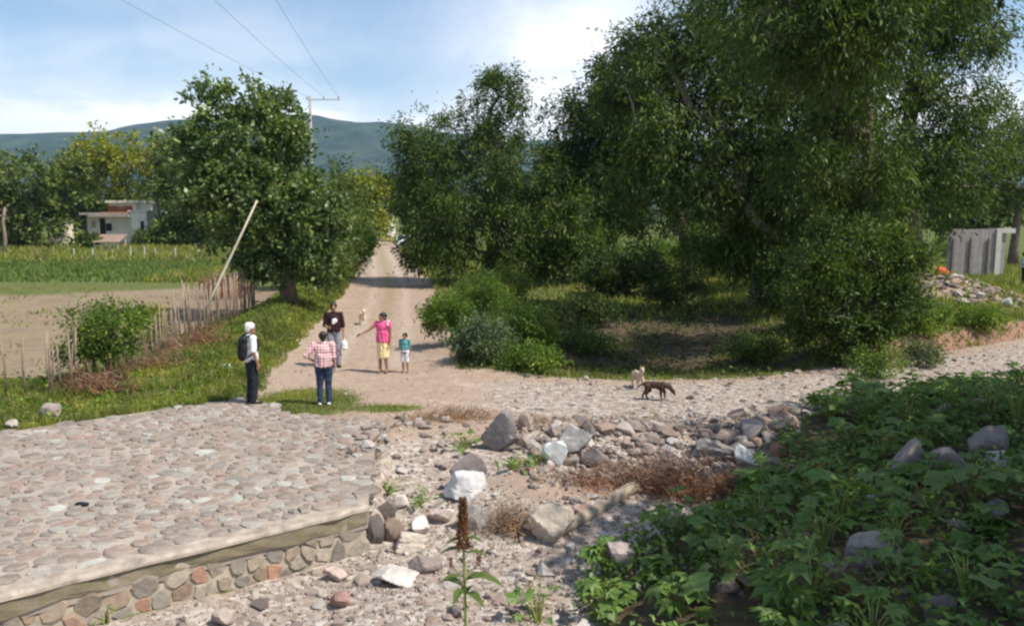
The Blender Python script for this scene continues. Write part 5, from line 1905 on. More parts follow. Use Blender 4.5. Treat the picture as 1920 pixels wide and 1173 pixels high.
hbox(250, 288, 394, 396.4, -0.8, 4.8, 'side_roof', M_WHITE)
hbox(272, 278, 414, 440, -0.66, -0.58, 'doorway', M_DARKO)
# little white hut at its left
hut = empty('hut', (hx_(143), Yh - 4, gz0))
tag(hut, 'small cream hut left of the pale house', 'hut')
MB().box(-1.0, 1.0, 0, 2, -0.2, hz_(416) - gz0).build('wall', M_CREAM, hut)
MB().box(-1.12, 1.12, -0.15, 2.15, hz_(416) - gz0, hz_(413.5) - gz0).build('roof', M_SLABG, hut)
MB().box(-0.1, 0.35, -0.05, 0.02, -0.1, 1.4).build('door', plain_mat('faded door', (0.5, 0.42, 0.32), 0.9, .1, 3), hut)
# open shed in front
Ys = 88.0
sx0, sx1 = (178 - CX) / FPX * Ys, (224 - CX) / FPX * Ys
gs = Hs((sx0 + sx1) / 2, Ys)
shed = empty('open_shed', ((sx0 + sx1) / 2, Ys, gs))
tag(shed, 'open sided shed with a brown roof in front of the pale house', 'shed')
hw = (sx1 - sx0) / 2
rz0, rz1 = at(200, 453, Ys).z - gs, at(200, 440, Ys).z - gs
me = MB().add([(-hw - .2, -.2, rz0), (hw + .2, -.2, rz0), (hw + .1, 2.0, rz1), (-hw - .1, 2.0, rz1), (-hw - .2, -.2, rz0 - .12), (hw + .2, -.2, rz0 - .12), (hw + .1, 2.0, rz1 - .12), (-hw - .1, 2.0, rz1 - .12)], [(0, 1, 2, 3), (4, 7, 6, 5), (0, 4, 5, 1), (1, 5, 6, 2), (2, 6, 7, 3), (3, 7, 4, 0)])
me.build('roof', M_THATCH, shed)
for t in (-0.95, -0.35, 0.3, 0.95):
    MB().tube([(hw * t, 0, -.2), (hw * t, 0, rz0)], 0.07, 6).build('post', M_PALEWOOD, shed)
for t in (-0.9, 0.9):
    MB().tube([(hw * t, 1.9, -.2), (hw * t, 1.9, rz1 - .1)], 0.07, 6).build('post', M_PALEWOOD, shed)
for zq in (0.5, 0.95):
    MB().box(-hw, hw, -0.03, 0.03, zq, zq + 0.1).build('rail', M_PALEWOOD, shed)
# white posts along the crop field
fp = empty('post_fence', (0, 0, 0))
tag(fp, 'line of short white posts at the far edge of the crop field', 'fence')
for px in (140, 175, 246, 272, 292, 330, 374):
    yq = 74.0
    x = (px - CX) / FPX * yq
    z = Hs(x, yq)
    MB().tube([(x, yq, z - .1), (x, yq, z + rf.uniform(0.8, 1.2))], 0.055, 6).build('post', plain_mat('white post', (0.50, 0.48, 0.42), .9, .1, 3) if px == 140 else bpy.data.materials['white post'], fp)

# building and car at the far end of the road
Yb = 140.0
kb = Yb / FPX
bx = (722 - CX) * kb
gb = Hs(bx, Yb)
fb = empty('house', (bx, Yb, gb))
tag(fb, 'small pale yellow house at the far end of the dirt road', 'house')
MB().box(-1.9, 1.3, 0, 4, -0.3, (400 - 404) * kb + 4 - gb).build('wall', M_CREAM, fb)
MB().box(-2.2, 1.6, -0.4, 4.3, (400 - 404) * kb + 4 - gb, (400 - 399) * kb + 4 - gb).build('roof', M_SLABG, fb)
MB().box(-0.1, 0.5, -0.05, 0.02, 1.2, 2.6).build('window', plain_mat('pinkish shutter', (0.42, 0.32, 0.28), .9, .1, 3), fb)
MB().box(-1.5, -0.7, -0.05, 0.02, -0.2, 2.1).build('door', M_DARKO, fb)

# car: white pickup in the shade
Yc = 92.0
cxp = (757 - CX) / FPX * Yc
car = empty('parked_car', (cxp, Yc, Hs(cxp, Yc)), R(6))
tag(car, 'white car parked in tree shade on the right side of the far road', 'car')
M_CAR = plain_mat('white car paint', (0.70, 0.71, 0.73), 0.35, 0.03, 2, 0.5)
M_GLASS = plain_mat('dark glass', (0.03, 0.035, 0.04), 0.1, 0.1, 2, 0.6)
M_TYRE = plain_mat('tyre', (0.025, 0.025, 0.025), 0.9, 0.1, 8)
prof = [(0, 0.35), (0, 0.85), (0.15, 0.98), (1.15, 1.05), (1.75, 1.50), (3.2, 1.50), (3.9, 1.05), (4.25, 0.98), (4.3, 0.4)]
mbc = MB()
Vv = []
for sx_ in (-0.82, 0.82):
    for (yy, zz_) in prof:
        k = 0.86 if zz_ > 1.1 else 1.0
        Vv.append((sx_ * k, yy, zz_))
n_ = len(prof)
Ff = [tuple(range(n_)), tuple(range(n_, 2 * n_))[::-1]] + [(i, i + n_, (i + 1) % n_ + n_, (i + 1) % n_) for i in range(n_)]
mbc.add(Vv, Ff).build('body', M_CAR, car)
MB().add([(-0.72, 1.18, 1.09), (0.72, 1.18, 1.09), (0.66, 1.70, 1.47), (-0.66, 1.70, 1.47)], [(0, 1, 2, 3)]).build('windscreen', M_GLASS, car, loc=(0, -0.02, 0.012))
for sx_ in (-1, 1):
    MB().box(sx_ * 0.775 - 0.01, sx_ * 0.775 + 0.01, 1.8, 3.2, 1.08, 1.40).build('side_window', M_GLASS, car)
    MB().box(sx_ * 0.62 - 0.12, sx_ * 0.62 + 0.12, -0.02, 0.03, 0.68, 0.82).build('headlight', plain_mat('lamp', (0.6, 0.6, 0.6), .2, .05, 3), car)
    for wy in (0.85, 3.4):
        MB().tube([(sx_ * 0.84, wy, 0.33), (sx_ * 0.66, wy, 0.33)], 0.33, 16).build('wheel', M_TYRE, car)
MB().box(-0.8, 0.8, -0.06, 0.04, 0.38, 0.55).build('bumper', plain_mat('bumper', (0.15, 0.15, 0.16), .6, .1, 3), car)
MB().box(-0.4, 0.4, -0.03, 0.02, 0.66, 0.80).build('grille', M_DARKO, car)

# grey shed on the right
Yg = 46.0
kg = Yg / FPX
gxc = (1828 - CX) * kg
gg0 = Hs(gxc, Yg)
gs_ = empty('shed', (gxc, Yg, gg0))
tag(gs_, 'small roofless grey shed with dark posts and a pale door frame at the right', 'shed')


def gq(px):
    return (px - CX) * kg - gxc


def gzz(py):
    return CZ + (400 - py) * kg - gg0


M_CORR = plain_mat('grey boards', (0.33, 0.295, 0.28), 0.9, 0.2, 2.5, 0.15, 0.4)
M_POSTD = plain_mat('dark post', (0.17, 0.145, 0.13), 0.9, 0.2, 4)
M_PALEC = plain_mat('pale concrete', (0.55, 0.52, 0.47), 0.9, 0.12, 3)
top = gzz(428)
for a, b_ in ((1779, 1800), (1800.4, 1818), (1818.4, 1849), (1849.4, 1863)):
    nn = 6
    w_ = (gq(b_) - gq(a)) / nn
    for i in range(nn):
        o_ = (i % 2) * 0.006
        MB().box(gq(a) + i * w_ + .004, gq(a) + (i + 1) * w_ - .004, 0 - o_, 0.08, -0.3, top - rf.uniform(0, .03)).build('board', M_CORR, gs_)
MB().box(gq(1779), gq(1863), 0.1, 0.25, -0.3, top - 0.15).build('inner_wall', M_CORR, gs_)
for px in (1784, 1817, 1850):
    MB().box(gq(px) - .05, gq(px) + .05, -0.10, -0.03, -0.3, gzz(446)).build('post', M_POSTD, gs_)
MB().box(gq(1863.5), gq(1873), -0.1, 0.3, -0.3, top + 0.02).build('door_jamb', M_PALEC, gs_)
MB().box(gq(1873.2), gq(1898), -0.1, 0.3, gzz(436), top + 0.02).build('lintel', M_PALEC, gs_)
MB().box(gq(1873.2), gq(1884), 0.05, 0.3, -0.3, gzz(436.2)).build('door', plain_mat('grey door', (0.30, 0.28, 0.27), .8, .15, 3), gs_)
# orange bundle beside it
ob_ = at(1766, 484, 41.0)
ob_.z = Hs(ob_.x, ob_.y)
pt = empty('post_with_bundle', ob_)


# ---------------------------------------------------------------- people and dogs: one continuous skin each
def ring_caps(p0, r0, p1, r1, seg=12):
    """tapered capsule as verts/faces"""
    p0, p1 = Vector(p0), Vector(p1)
    d = p1 - p0
    L = d.length
    d = d.normalized() if L > 1e-9 else Vector((0, 0, 1))
    a = d.cross(Vector((0, 0, 1)) if abs(d.z) < 0.9 else Vector((1, 0, 0))).normalized()
    b_ = d.cross(a)
    rings = []
    for k in range(4):
        t = -math.pi / 2 + (k + 0.35) / 4 * math.pi / 2
        rings.append((p0 + d * (r0 * math.sin(t)), r0 * math.cos(t)))
    for k in range(4):
        t = (k + 0.65) / 4 * math.pi / 2
        rings.append((p1 + d * (r1 * math.sin(t)), r1 * math.cos(t)))
    V_, F_ = [], []
    for c_, r in rings:
        for k in range(seg):
            an = 2 * math.pi * k / seg
            V_.append(c_ + (a * math.cos(an) + b_ * math.sin(an)) * r)
    for i in range(len(rings) - 1):
        for k in range(seg):
            k2 = (k + 1) % seg
            F_.append((i * seg + k, i * seg + k2, (i + 1) * seg + k2, (i + 1) * seg + k))
    F_.append(tuple(range(seg))[::-1])
    F_.append(tuple((len(rings) - 1) * seg + k for k in range(seg)))
    return V_, F_


def ell(c_, r, rot=(0, 0, 0)):
    bm = bmesh.new()
    bmesh.ops.create_icosphere(bm, subdivisions=3, radius=1)
    M_ = Matrix.Translation(Vector(c_)) @ Euler(rot).to_matrix().to_4x4() @ Matrix.Diagonal((*r, 1))
    V_ = [M_ @ v.co for v in bm.verts]
    F_ = [tuple(v.index for v in f_.verts) for f_ in bm.faces]
    bm.free()
    return V_, F_


def skin(name, shapes, voxel, mat, parent, smooth=2, loc=(0, 0, 0), wrinkle=0.0):
    """union of shapes grown into one continuous surface"""
    mb = MB()
    for s_ in shapes:
        if s_[0] == 'e':
            mb.add(*ell(*s_[1:]))
        else:
            mb.add(*ring_caps(*s_))
    me = bpy.data.meshes.new('tmp')
    me.from_pydata(mb.V, [], mb.F)
    o = bpy.data.objects.new('tmp', me)
    C.objects.link(o)
    bm = bmesh.new()
    bm.from_mesh(me)
    bmesh.ops.recalc_face_normals(bm, faces=bm.faces[:])
    bm.to_mesh(me)
    bm.free()
    md = o.modifiers.new('r', 'REMESH')
    md.mode = 'VOXEL'
    md.voxel_size = voxel
    md.use_smooth_shade = True
    if smooth:
        sm = o.modifiers.new('s', 'SMOOTH')
        sm.factor = 0.5
        sm.iterations = smooth
    dg = bpy.context.evaluated_depsgraph_get()
    res = bpy.data.meshes.new_from_object(o.evaluated_get(dg))
    res.name = name
    if wrinkle:
        nv = len(res.vertices)
        co = np.empty(nv * 3, dtype=np.float32)
        no = np.empty(nv * 3, dtype=np.float32)
        res.vertices.foreach_get('co', co)
        res.vertex_normals.foreach_get('vector', no)
        co = co.reshape(-1, 3)
        no = no.reshape(-1, 3)
        w_ = fbm(co[:, 0] * 1.0 + co[:, 1] * 0.7, co[:, 2] * 0.55 + co[:, 1] * 0.8, 16.0, 3, 7) + 0.6 * fbm(co[:, 0] - co[:, 1], co[:, 2] * 1.6, 9.0, 2, 12)
        co = co + no * (w_ * wrinkle)[:, None]
        res.vertices.foreach_set('co', co.ravel())
        res.update()
    bpy.data.objects.remove(o)
    bpy.data.meshes.remove(me)
    res.materials.clear()
    return link(name, res, mat, parent, loc)


def lerp(a, b_, t):
    return tuple(a[i] + (b_[i] - a[i]) * t for i in range(3))


def hand_shapes(w, dirv, k=1.0, side=1, palm_n=(0, -1, 0)):
    """palm, four fingers and a thumb from the wrist along dirv"""
    w = Vector(w)
    d = Vector(dirv).normalized()
    n_ = Vector(palm_n)
    n_ = (n_ - d * n_.dot(d)).normalized()
    s_ = d.cross(n_)
    out_ = [(tuple(w), 0.024 * k, tuple(w + d * 0.04 * k), 0.026 * k)]
    for i, (off, l) in enumerate(((-0.030, 0.062), (-0.010, 0.072), (0.010, 0.068), (0.030, 0.052))):
        root_ = w + d * 0.045 * k + s_ * off * 0.6 * k
        kn = w + d * 0.085 * k + s_ * off * k
        mid_ = kn + (d * 0.9 + s_ * off * 3 + n_ * 0.25).normalized() * l * 0.55 * k
        tip = mid_ + (d * 0.8 + n_ * 0.6).normalized() * l * 0.45 * k
        out_ += [(tuple(root_), 0.013 * k, tuple(kn), 0.0105 * k), (tuple(kn), 0.0095 * k, tuple(mid_), 0.0088 * k), (tuple(mid_), 0.0086 * k, tuple(tip), 0.0075 * k)]
    tb = w + d * 0.02 * k - s_ * side * 0.02 * k
    t1 = tb + (d * 0.6 - s_ * side * 0.8 + n_ * 0.3).normalized() * 0.04 * k
    t2 = t1 + (d * 0.95 - s_ * side * 0.25 + n_ * 0.3).normalized() * 0.032 * k
    out_ += [(tuple(tb), 0.014 * k, tuple(t1), 0.011 * k), (tuple(t1), 0.0105 * k, tuple(t2), 0.0085 * k)]
    return out_


M_SKIN = plain_mat('brown skin', (0.30, 0.165, 0.105), 0.55, 0.08, 12, 0.35)
M_HAIR = plain_mat('black hair', (0.014, 0.012, 0.011), 0.5, 0.3, 40, 0.4)
M_EYE = plain_mat('eye', (0.05, 0.035, 0.03), 0.2, 0.1, 10)


def person(loc, height, rz, label, arms, pose=None, build=1.0, head_turn=0.0, head_tilt=0.0, legs=None, hs=1.06):
    """arms: {'l': (elbow, wrist, handdir), 'r': ...} for a 1.7 m figure facing -Y; returns root and joint table"""
    root = empty('person', loc, rz)
    root.scale = (height / 1.7,) * 3
    tag(root, label, 'person')
    J = {'pel': (0, 0, 0.93), 'waist': (0, 0.0, 1.06), 'chest': (0, 0.0, 1.27), 'neck': (0, 0.015, 1.43), 'head': (0, -0.012, 1.585)}
    for s_, sg in (('l', 1), ('r', -1)):
        J['sh' + s_] = (0.178 * sg * build, 0.0, 1.385)
        J['hip' + s_] = (0.088 * sg * build, 0, 0.90)
        J['kn' + s_] = (0.095 * sg, -0.02, 0.49)
        J['an' + s_] = (0.10 * sg, 0.02, 0.085)
        J['toe' + s_] = (0.115 * sg, -0.14, 0.03)
        J['el' + s_], J['wr' + s_], J['hd' + s_] = arms[s_]
    if legs:
        J.update(legs)
    B = build
    S_ = [('e', (0, 0, 0.96), (0.155 * B, 0.115 * B, 0.115)), ('e', (0, 0, 1.12), (0.135 * B, 0.10 * B, 0.14)), ('e', (0, 0, 1.28), (0.16 * B, 0.108 * B, 0.15)),
          (lerp(J['shl'], J['shr'], 0.08), 0.062, lerp(J['shl'], J['shr'], 0.92), 0.062), (J['neck'], 0.058, (0, 0, 1.51), 0.05)]
    hd = Vector(J['head'])
    Rz = Euler((head_tilt, 0, head_turn)).to_matrix()

    def hp_(v):
        return tuple(hd + Rz @ (Vector(v) * hs))
    def E(c_, r):
        return ('e', hp_(c_), tuple(q_ * hs for q_ in r), HR)
    HR = (head_tilt, 0, head_turn)
    S_ += [E((0, 0.012, 0.02), (0.074, 0.092, 0.095)), E((0, -0.028, -0.05), (0.054, 0.058, 0.064)), (hp_((0, -0.078, 0.012)), 0.010 * hs, hp_((0, -0.098, -0.022)), 0.016 * hs),
           E((0, -0.076, -0.062), (0.024, 0.014, 0.008)), E((0.076, 0.012, -0.01), (0.010, 0.020, 0.032)), E((-0.076, 0.012, -0.01), (0.010, 0.020, 0.032)), E((0, -0.080, 0.022), (0.055, 0.012, 0.009))]
    for s_, sg in (('l', 1), ('r', -1)):
        S_ += [(J['sh' + s_], 0.056 * B, J['el' + s_], 0.040 * B), (J['el' + s_], 0.040 * B, J['wr' + s_], 0.026)]
        S_ += hand_shapes(J['wr' + s_], J['hd' + s_], 1.0, sg, (-sg * 0.9, -0.2, 0))
        S_ += [(J['hip' + s_], 0.088 * B, J['kn' + s_], 0.056), (J['kn' + s_], 0.055, lerp(J['kn' + s_], J['an' + s_], 0.35), 0.056), (lerp(J['kn' + s_], J['an' + s_], 0.35), 0.056, J['an' + s_], 0.036),
               ((J['an' + s_][0], J['an' + s_][1] + 0.03, 0.045), 0.036, J['toe' + s_], 0.03), (J['an' + s_], 0.036, lerp(J['an' + s_], J['toe' + s_], 0.5), 0.036)]
    skin('body', S_, 0.0105, M_SKIN, root, 1)
    for sg in (-1, 1):
        skin('eye', [('e', hp_((0.031 * sg, -0.075, 0.004)), (0.012, 0.010, 0.009), HR)], 0.004, M_EYE, root, 0)
    J['hs'] = hs
    return root, J, hp_, HR


def hair(root, hp_, HR, mat, style='short', name='hair', hs=1.06):
    S_ = [('e', hp_((0, 0.022, 0.037)), (0.084 * hs, 0.096 * hs, 0.096 * hs), HR)]
    if style == 'long':
        S_ += [(hp_((0, 0.07, 0.0)), 0.07, hp_((0, 0.085, -0.14)), 0.045)]
    elif style == 'bun':
        S_ += [('e', hp_((0, 0.105, 0.01)), (0.05, 0.045, 0.05), HR), (hp_((0, 0.06, -0.02)), 0.06, hp_((0, 0.06, -0.06)), 0.05)]
    elif style == 'short':
        S_ += [('e', hp_((0, 0.045, -0.02)), (0.076, 0.070, 0.07), HR)]
    return skin(name, S_, 0.010, mat, root, 1, wrinkle=0.04)


def shirt(root, J, mat, B=1.0, sleeve=0.6, hem=0.90, flare=1.0, name='shirt', th=0.018, mats=None):
    S_ = [('e', (0, 0, 1.28), (0.16 * B + th, 0.108 * B + th, 0.155 + th * .5)), ('e', (0, 0, 1.12), (0.140 * B * flare + th, 0.108 * B * flare + th, 0.16)),
          (lerp(J['shl'], J['shr'], 0.08), 0.062 + th, lerp(J['shl'], J['shr'], 0.92), 0.062 + th), ((0, 0.01, 1.40), 0.085, (0, 0.01, 1.43), 0.070)]
    # a hem as a flattened ring of shapes
    for i in range(10):
        a = 2 * math.pi * i / 10
        x, y = (0.118 * B * flare) * math.cos(a), (0.085 * B * flare) * math.sin(a)
        S_.append(((x, y, hem + 0.045), 0.045 + th, (x * 0.95, y * 0.95, 1.15), 0.045 + th))
    for s_ in 'lr':
        if sleeve > 0:
            S_.append((J['sh' + s_], 0.060 * B + th, lerp(J['sh' + s_], J['el' + s_], min(1, sleeve)), 0.048 * B + th))
            if sleeve > 1:
                S_.append((J['el' + s_], 0.046 * B + th, lerp(J['el' + s_], J['wr' + s_], sleeve - 1), 0.034 + th))
    return skin(name, S_, 0.012, mat, root, 2, wrinkle=0.035)


def trousers(root, J, mat, B=1.0, length=1.0, th=0.016, name='trousers', waist=1.02, loose=1.0):
    S_ = [('e', (0, 0, 0.955), (0.158 * B + th, 0.118 * B + th, 0.115))]
    for s_ in 'lr':
        S_ += [(J['hip' + s_], 0.092 * B + th, lerp(J['hip' + s_], J['kn' + s_], min(1, length * 2)), (0.062 * loose + th))]
        if length > 0.5:
            S_ += [(J['kn' + s_], 0.060 * loose + th, lerp(J['kn' + s_], J['an' + s_], (length - 0.5) * 2), 0.048 * loose + th)]
    return skin(name, S_, 0.012, mat, root, 2, wrinkle=0.035)


def shoes(root, J, mat, name='shoe'):
    for s_ in 'lr':
        a, t = J['an' + s_], J['toe' + s_]
        o = skin(name, [((a[0], a[1] + 0.035, a[2] - 0.04), 0.045, (t[0], t[1], t[2] + 0.008), 0.038), (a, 0.046, (a[0], a[1], a[2] - 0.03), 0.046)], 0.010, mat, root, 2)


def arm(sg, kind):
    if kind == 'hang':
        return ((0.225 * sg, 0.02, 1.12), (0.235 * sg, -0.05, 0.875), (0.02 * sg, -0.15, -1))
    if kind == 'front':
        return ((0.215 * sg, -0.01, 1.12), (0.16 * sg, -0.17, 0.93), (-0.25 * sg, -0.6, -0.8))
    if kind == 'hip':
        return ((0.385 * sg, 0.07, 1.17), (0.20 * sg, -0.03, 1.01), (-0.6 * sg, -0.6, -0.35))
    if kind == 'point':
        return ((0.36 * sg, -0.10, 1.23), (0.55 * sg, -0.24, 1.12), (0.9 * sg, -0.5, -0.45))
    if kind == 'bent':
        return ((0.225 * sg, 0.03, 1.13), (0.19 * sg, -0.20, 1.08), (-0.3 * sg, -0.8, 0.1))


M_NAVY = plain_mat('dark navy cloth', (0.018, 0.02, 0.030), 0.9, 0.25, 14)
M_JEANS = plain_mat('blue jeans', (0.030, 0.045, 0.085), 0.9, 0.3, 18)
M_WCLOTH = plain_mat('white cloth', (0.74, 0.73, 0.73), 0.9, 0.05, 14)
M_PINKTOP = plain_mat('hot pink cloth', (0.72, 0.11, 0.26), 0.85, 0.08, 12)
M_YSKIRT = plain_mat('pale yellow cloth', (0.78, 0.63, 0.33), 0.9, 0.06, 12)
M_TEAL = plain_mat('teal cloth', (0.10, 0.28, 0.28), 0.9, 0.2, 16)
M_MAROON = plain_mat('dark maroon cloth', (0.030, 0.012, 0.013), 0.9, 0.3, 16)
M_GREYP = plain_mat('grey cloth', (0.26, 0.265, 0.30), 0.9, 0.2, 16)
M_BLACKC = plain_mat('black cloth', (0.015, 0.016, 0.020), 0.8, 0.3, 14)
M_SHOEB = plain_mat('black shoe', (0.014, 0.013, 0.013), 0.5, 0.2, 14)
M_WSHOE = plain_mat('white shoe', (0.72, 0.72, 0.72), 0.6, 0.05, 14)
M_SANDAL = plain_mat('sandal leather', (0.16, 0.09, 0.06), 0.7, 0.2, 14)
M_WHAIR = plain_mat('white hair', (0.66, 0.65, 0.61), 0.7, 0.1, 40)
# checked pink shirt
M_CHECK, N, out = new_mat('pink checked cloth')
tcn = N.n('ShaderNodeTexCoord')
sx = N.n('ShaderNodeSeparateXYZ')
N.t.links.new(tcn.outputs['Object'], sx.inputs[0])


def stripes(sock, f_):
    return N.ss(N.math('SINE', N.math('MULTIPLY', sock, f_)), -0.3, 0.5)


sA = N.math('MULTIPLY', N.math('ADD', stripes(sx.outputs[0], 95), stripes(sx.outputs[2], 95)), 0.5)
sB = N.noise(tcn.outputs['Object'], 5.0, 2)
c = N.ramp(sA, [(0.0, (0.46, 0.20, 0.22)), (0.5, (0.60, 0.36, 0.37)), (1.0, (0.78, 0.66, 0.66))])
N.t.links.new(bsdf(N, c, 0.9, 0.2), out.inputs[0])

# 1. man with the pack, left
p = G(474, 757)
r1, J, hp_, HR = person(p, 1.72, R(128), 'man with white hair and dark trousers standing at the ford corner wearing a pack', {'l': arm(1, 'hang'), 'r': arm(-1, 'hang')}, head_tilt=0.18)
hair(r1, hp_, HR, M_WHAIR)
shirt(r1, J, M_WCLOTH, sleeve=0.85)
trousers(r1, J, M_NAVY, 1.0, 1.0, loose=1.15)
shoes(r1, J, M_SHOEB)
bk = empty('backpack', p, R(128))
bk.scale = r1.scale
tag(bk, 'dark pack on the back of the white haired man', 'backpack')
skin('bag', [('e', (0.0, 0.175, 1.18), (0.155, 0.085, 0.24)), ('e', (0, 0.19, 1.06), (0.15, 0.08, 0.14)), ((-0.1, 0.15, 1.36), 0.06, (0.1, 0.15, 1.36), 0.06)], 0.012, M_BLACKC, bk, 3)
for sg in (-1, 1):
    skin('strap', [((0.105 * sg, 0.12, 1.42), 0.022, (0.115 * sg, 0.0, 1.475), 0.022), ((0.115 * sg, 0, 1.475), 0.022, (0.12 * sg, -0.125, 1.36), 0.022), ((0.12 * sg, -0.125, 1.36), 0.022, (0.145 * sg, -0.10, 1.15), 0.02), ((0.145 * sg, -0.10, 1.15), 0.02, (0.15 * sg, 0.12, 1.02), 0.02)], 0.010, M_BLACKC, bk, 2)

# 2. person in the pink checked shirt, back to us
p = G(609, 759)
r2, J, hp_, HR = person(p, 1.56, R(172), 'person in pink checked shirt and jeans seen from behind with one hand on the hip', {'l': arm(1, 'hip'), 'r': arm(-1, 'hang')}, build=1.15, head_turn=R(10), head_tilt=0.1)
r2.rotation_euler.z = R(188)
# seen from behind the akimbo arm is on the photo's left
hair(r2, hp_, HR, M_HAIR)
shirt(r2, J, M_CHECK, 1.15, 1.15, 0.90, 1.12)
trousers(r2, J, M_JEANS, 1.12, 1.0)
shoes(r2, J, M_WSHOE, 'shoe')

# 3. person in maroon top behind them
p = G(628, 688)
r3, J, hp_, HR = person(p, 1.70, R(20), 'person in dark maroon top and grey trousers standing behind the pink checked shirt', {'l': arm(1, 'hang'), 'r': arm(-1, 'bent')}, head_tilt=0.15)
hair(r3, hp_, HR, M_HAIR, 'long')
s3 = shirt(r3, J, M_MAROON, 1.02, 1.2, 0.92)
skin('shirt_print', [('e', (0.01, -0.128, 1.25), (0.075, 0.012, 0.065)), ('e', (-0.02, -0.126, 1.20), (0.05, 0.012, 0.05))], 0.007, M_WCLOTH, r3, 1)
trousers(r3, J, M_GREYP, 1.0, 1.0, loose=1.1)
shoes(r3, J, M_SHOEB)
wb = empty('bag', p, R(20))
tag(wb, 'white bag hanging from the hand of the person in the maroon top', 'bag')
skin('pouch', [('e', (0.25, -0.10, 0.60), (0.08, 0.06, 0.12)), ('e', (0.25, -0.10, 0.52), (0.09, 0.065, 0.07))], 0.012, M_WCLOTH, wb, 2)
skin('strap', [((0.25, -0.10, 0.70), 0.014, (0.245, -0.075, 0.80), 0.012)], 0.007, M_WCLOTH, wb, 1)

# 4. woman in hot pink
p = G(719, 699)
legs4 = {'knl': (0.085, -0.02, 0.49), 'knr': (-0.085, -0.02, 0.49)}
r4, J, hp_, HR = person(p, 1.53, R(-12), 'woman in bright pink sleeveless top and pale yellow skirt pointing with an outstretched arm', {'r': arm(-1, 'point'), 'l': arm(1, 'hang')}, build=1.08, head_turn=R(-35), head_tilt=0.1, legs=legs4)
hair(r4, hp_, HR, M_HAIR, 'bun')
shirt(r4, J, M_PINKTOP, 1.08, 0.25, 0.86, 1.06, 'top')
S_ = []
for i in range(12):
    a = 2 * math.pi * i / 12
    S_.append(((0.115 * math.cos(a), 0.085 * math.sin(a), 1.0), 0.06, (0.13 * math.cos(a), 0.095 * math.sin(a), 0.47), 0.055))
skin('skirt', S_, 0.012, M_YSKIRT, r4, 2, wrinkle=0.03)
shoes(r4, J, M_SANDAL, 'sandal')
tw = empty('towel', p, R(-12))
tw.scale = r4.scale
tag(tw, 'pale pink cloth over the shoulder of the woman in the pink top', 'cloth')
skin('cloth', [((0.16, 0.10, 1.28), 0.045, (0.17, 0.02, 1.47), 0.035), ((0.17, 0.02, 1.47), 0.035, (0.185, -0.09, 1.38), 0.035), ((0.16, 0.10, 1.28), 0.045, (0.20, 0.12, 1.08), 0.05)], 0.010, plain_mat('pale pink cloth', (0.72, 0.54, 0.48), .9, .08, 14), tw, 3)

# 5. child
p = G(760, 698)
r5, J, hp_, HR = person(p, 0.99, R(-8), 'small child in teal shirt and white shorts beside the woman in pink', {'l': arm(1, 'hang'), 'r': arm(-1, 'front')}, build=1.1, head_turn=R(-15), hs=1.3)
# a child's larger head
hd_ = [ch for ch in r5.children]
hair(r5, hp_, HR, M_HAIR, hs=1.3)
shirt(r5, J, M_TEAL, 1.1, 0.8, 0.84, 1.1)
trousers(r5, J, M_WCLOTH, 1.12, 0.46, 0.03, 'shorts')
shoes(r5, J, M_SANDAL, 'sandal')


p = G(1917, 537)
r6, J, hp_, HR = person(p, 1.68, R(60), 'person in pale blue shirt half cut by the right edge near the shed', {'l': arm(1, 'hang'), 'r': arm(-1, 'bent')})
hair(r6, hp_, HR, M_HAIR)
shirt(r6, J, plain_mat('pale blue cloth', (0.45, 0.52, 0.62), .9, .1, 14), sleeve=0.8)
trousers(r6, J, M_NAVY, 1.0, 1.0)
shoes(r6, J, M_SHOEB)


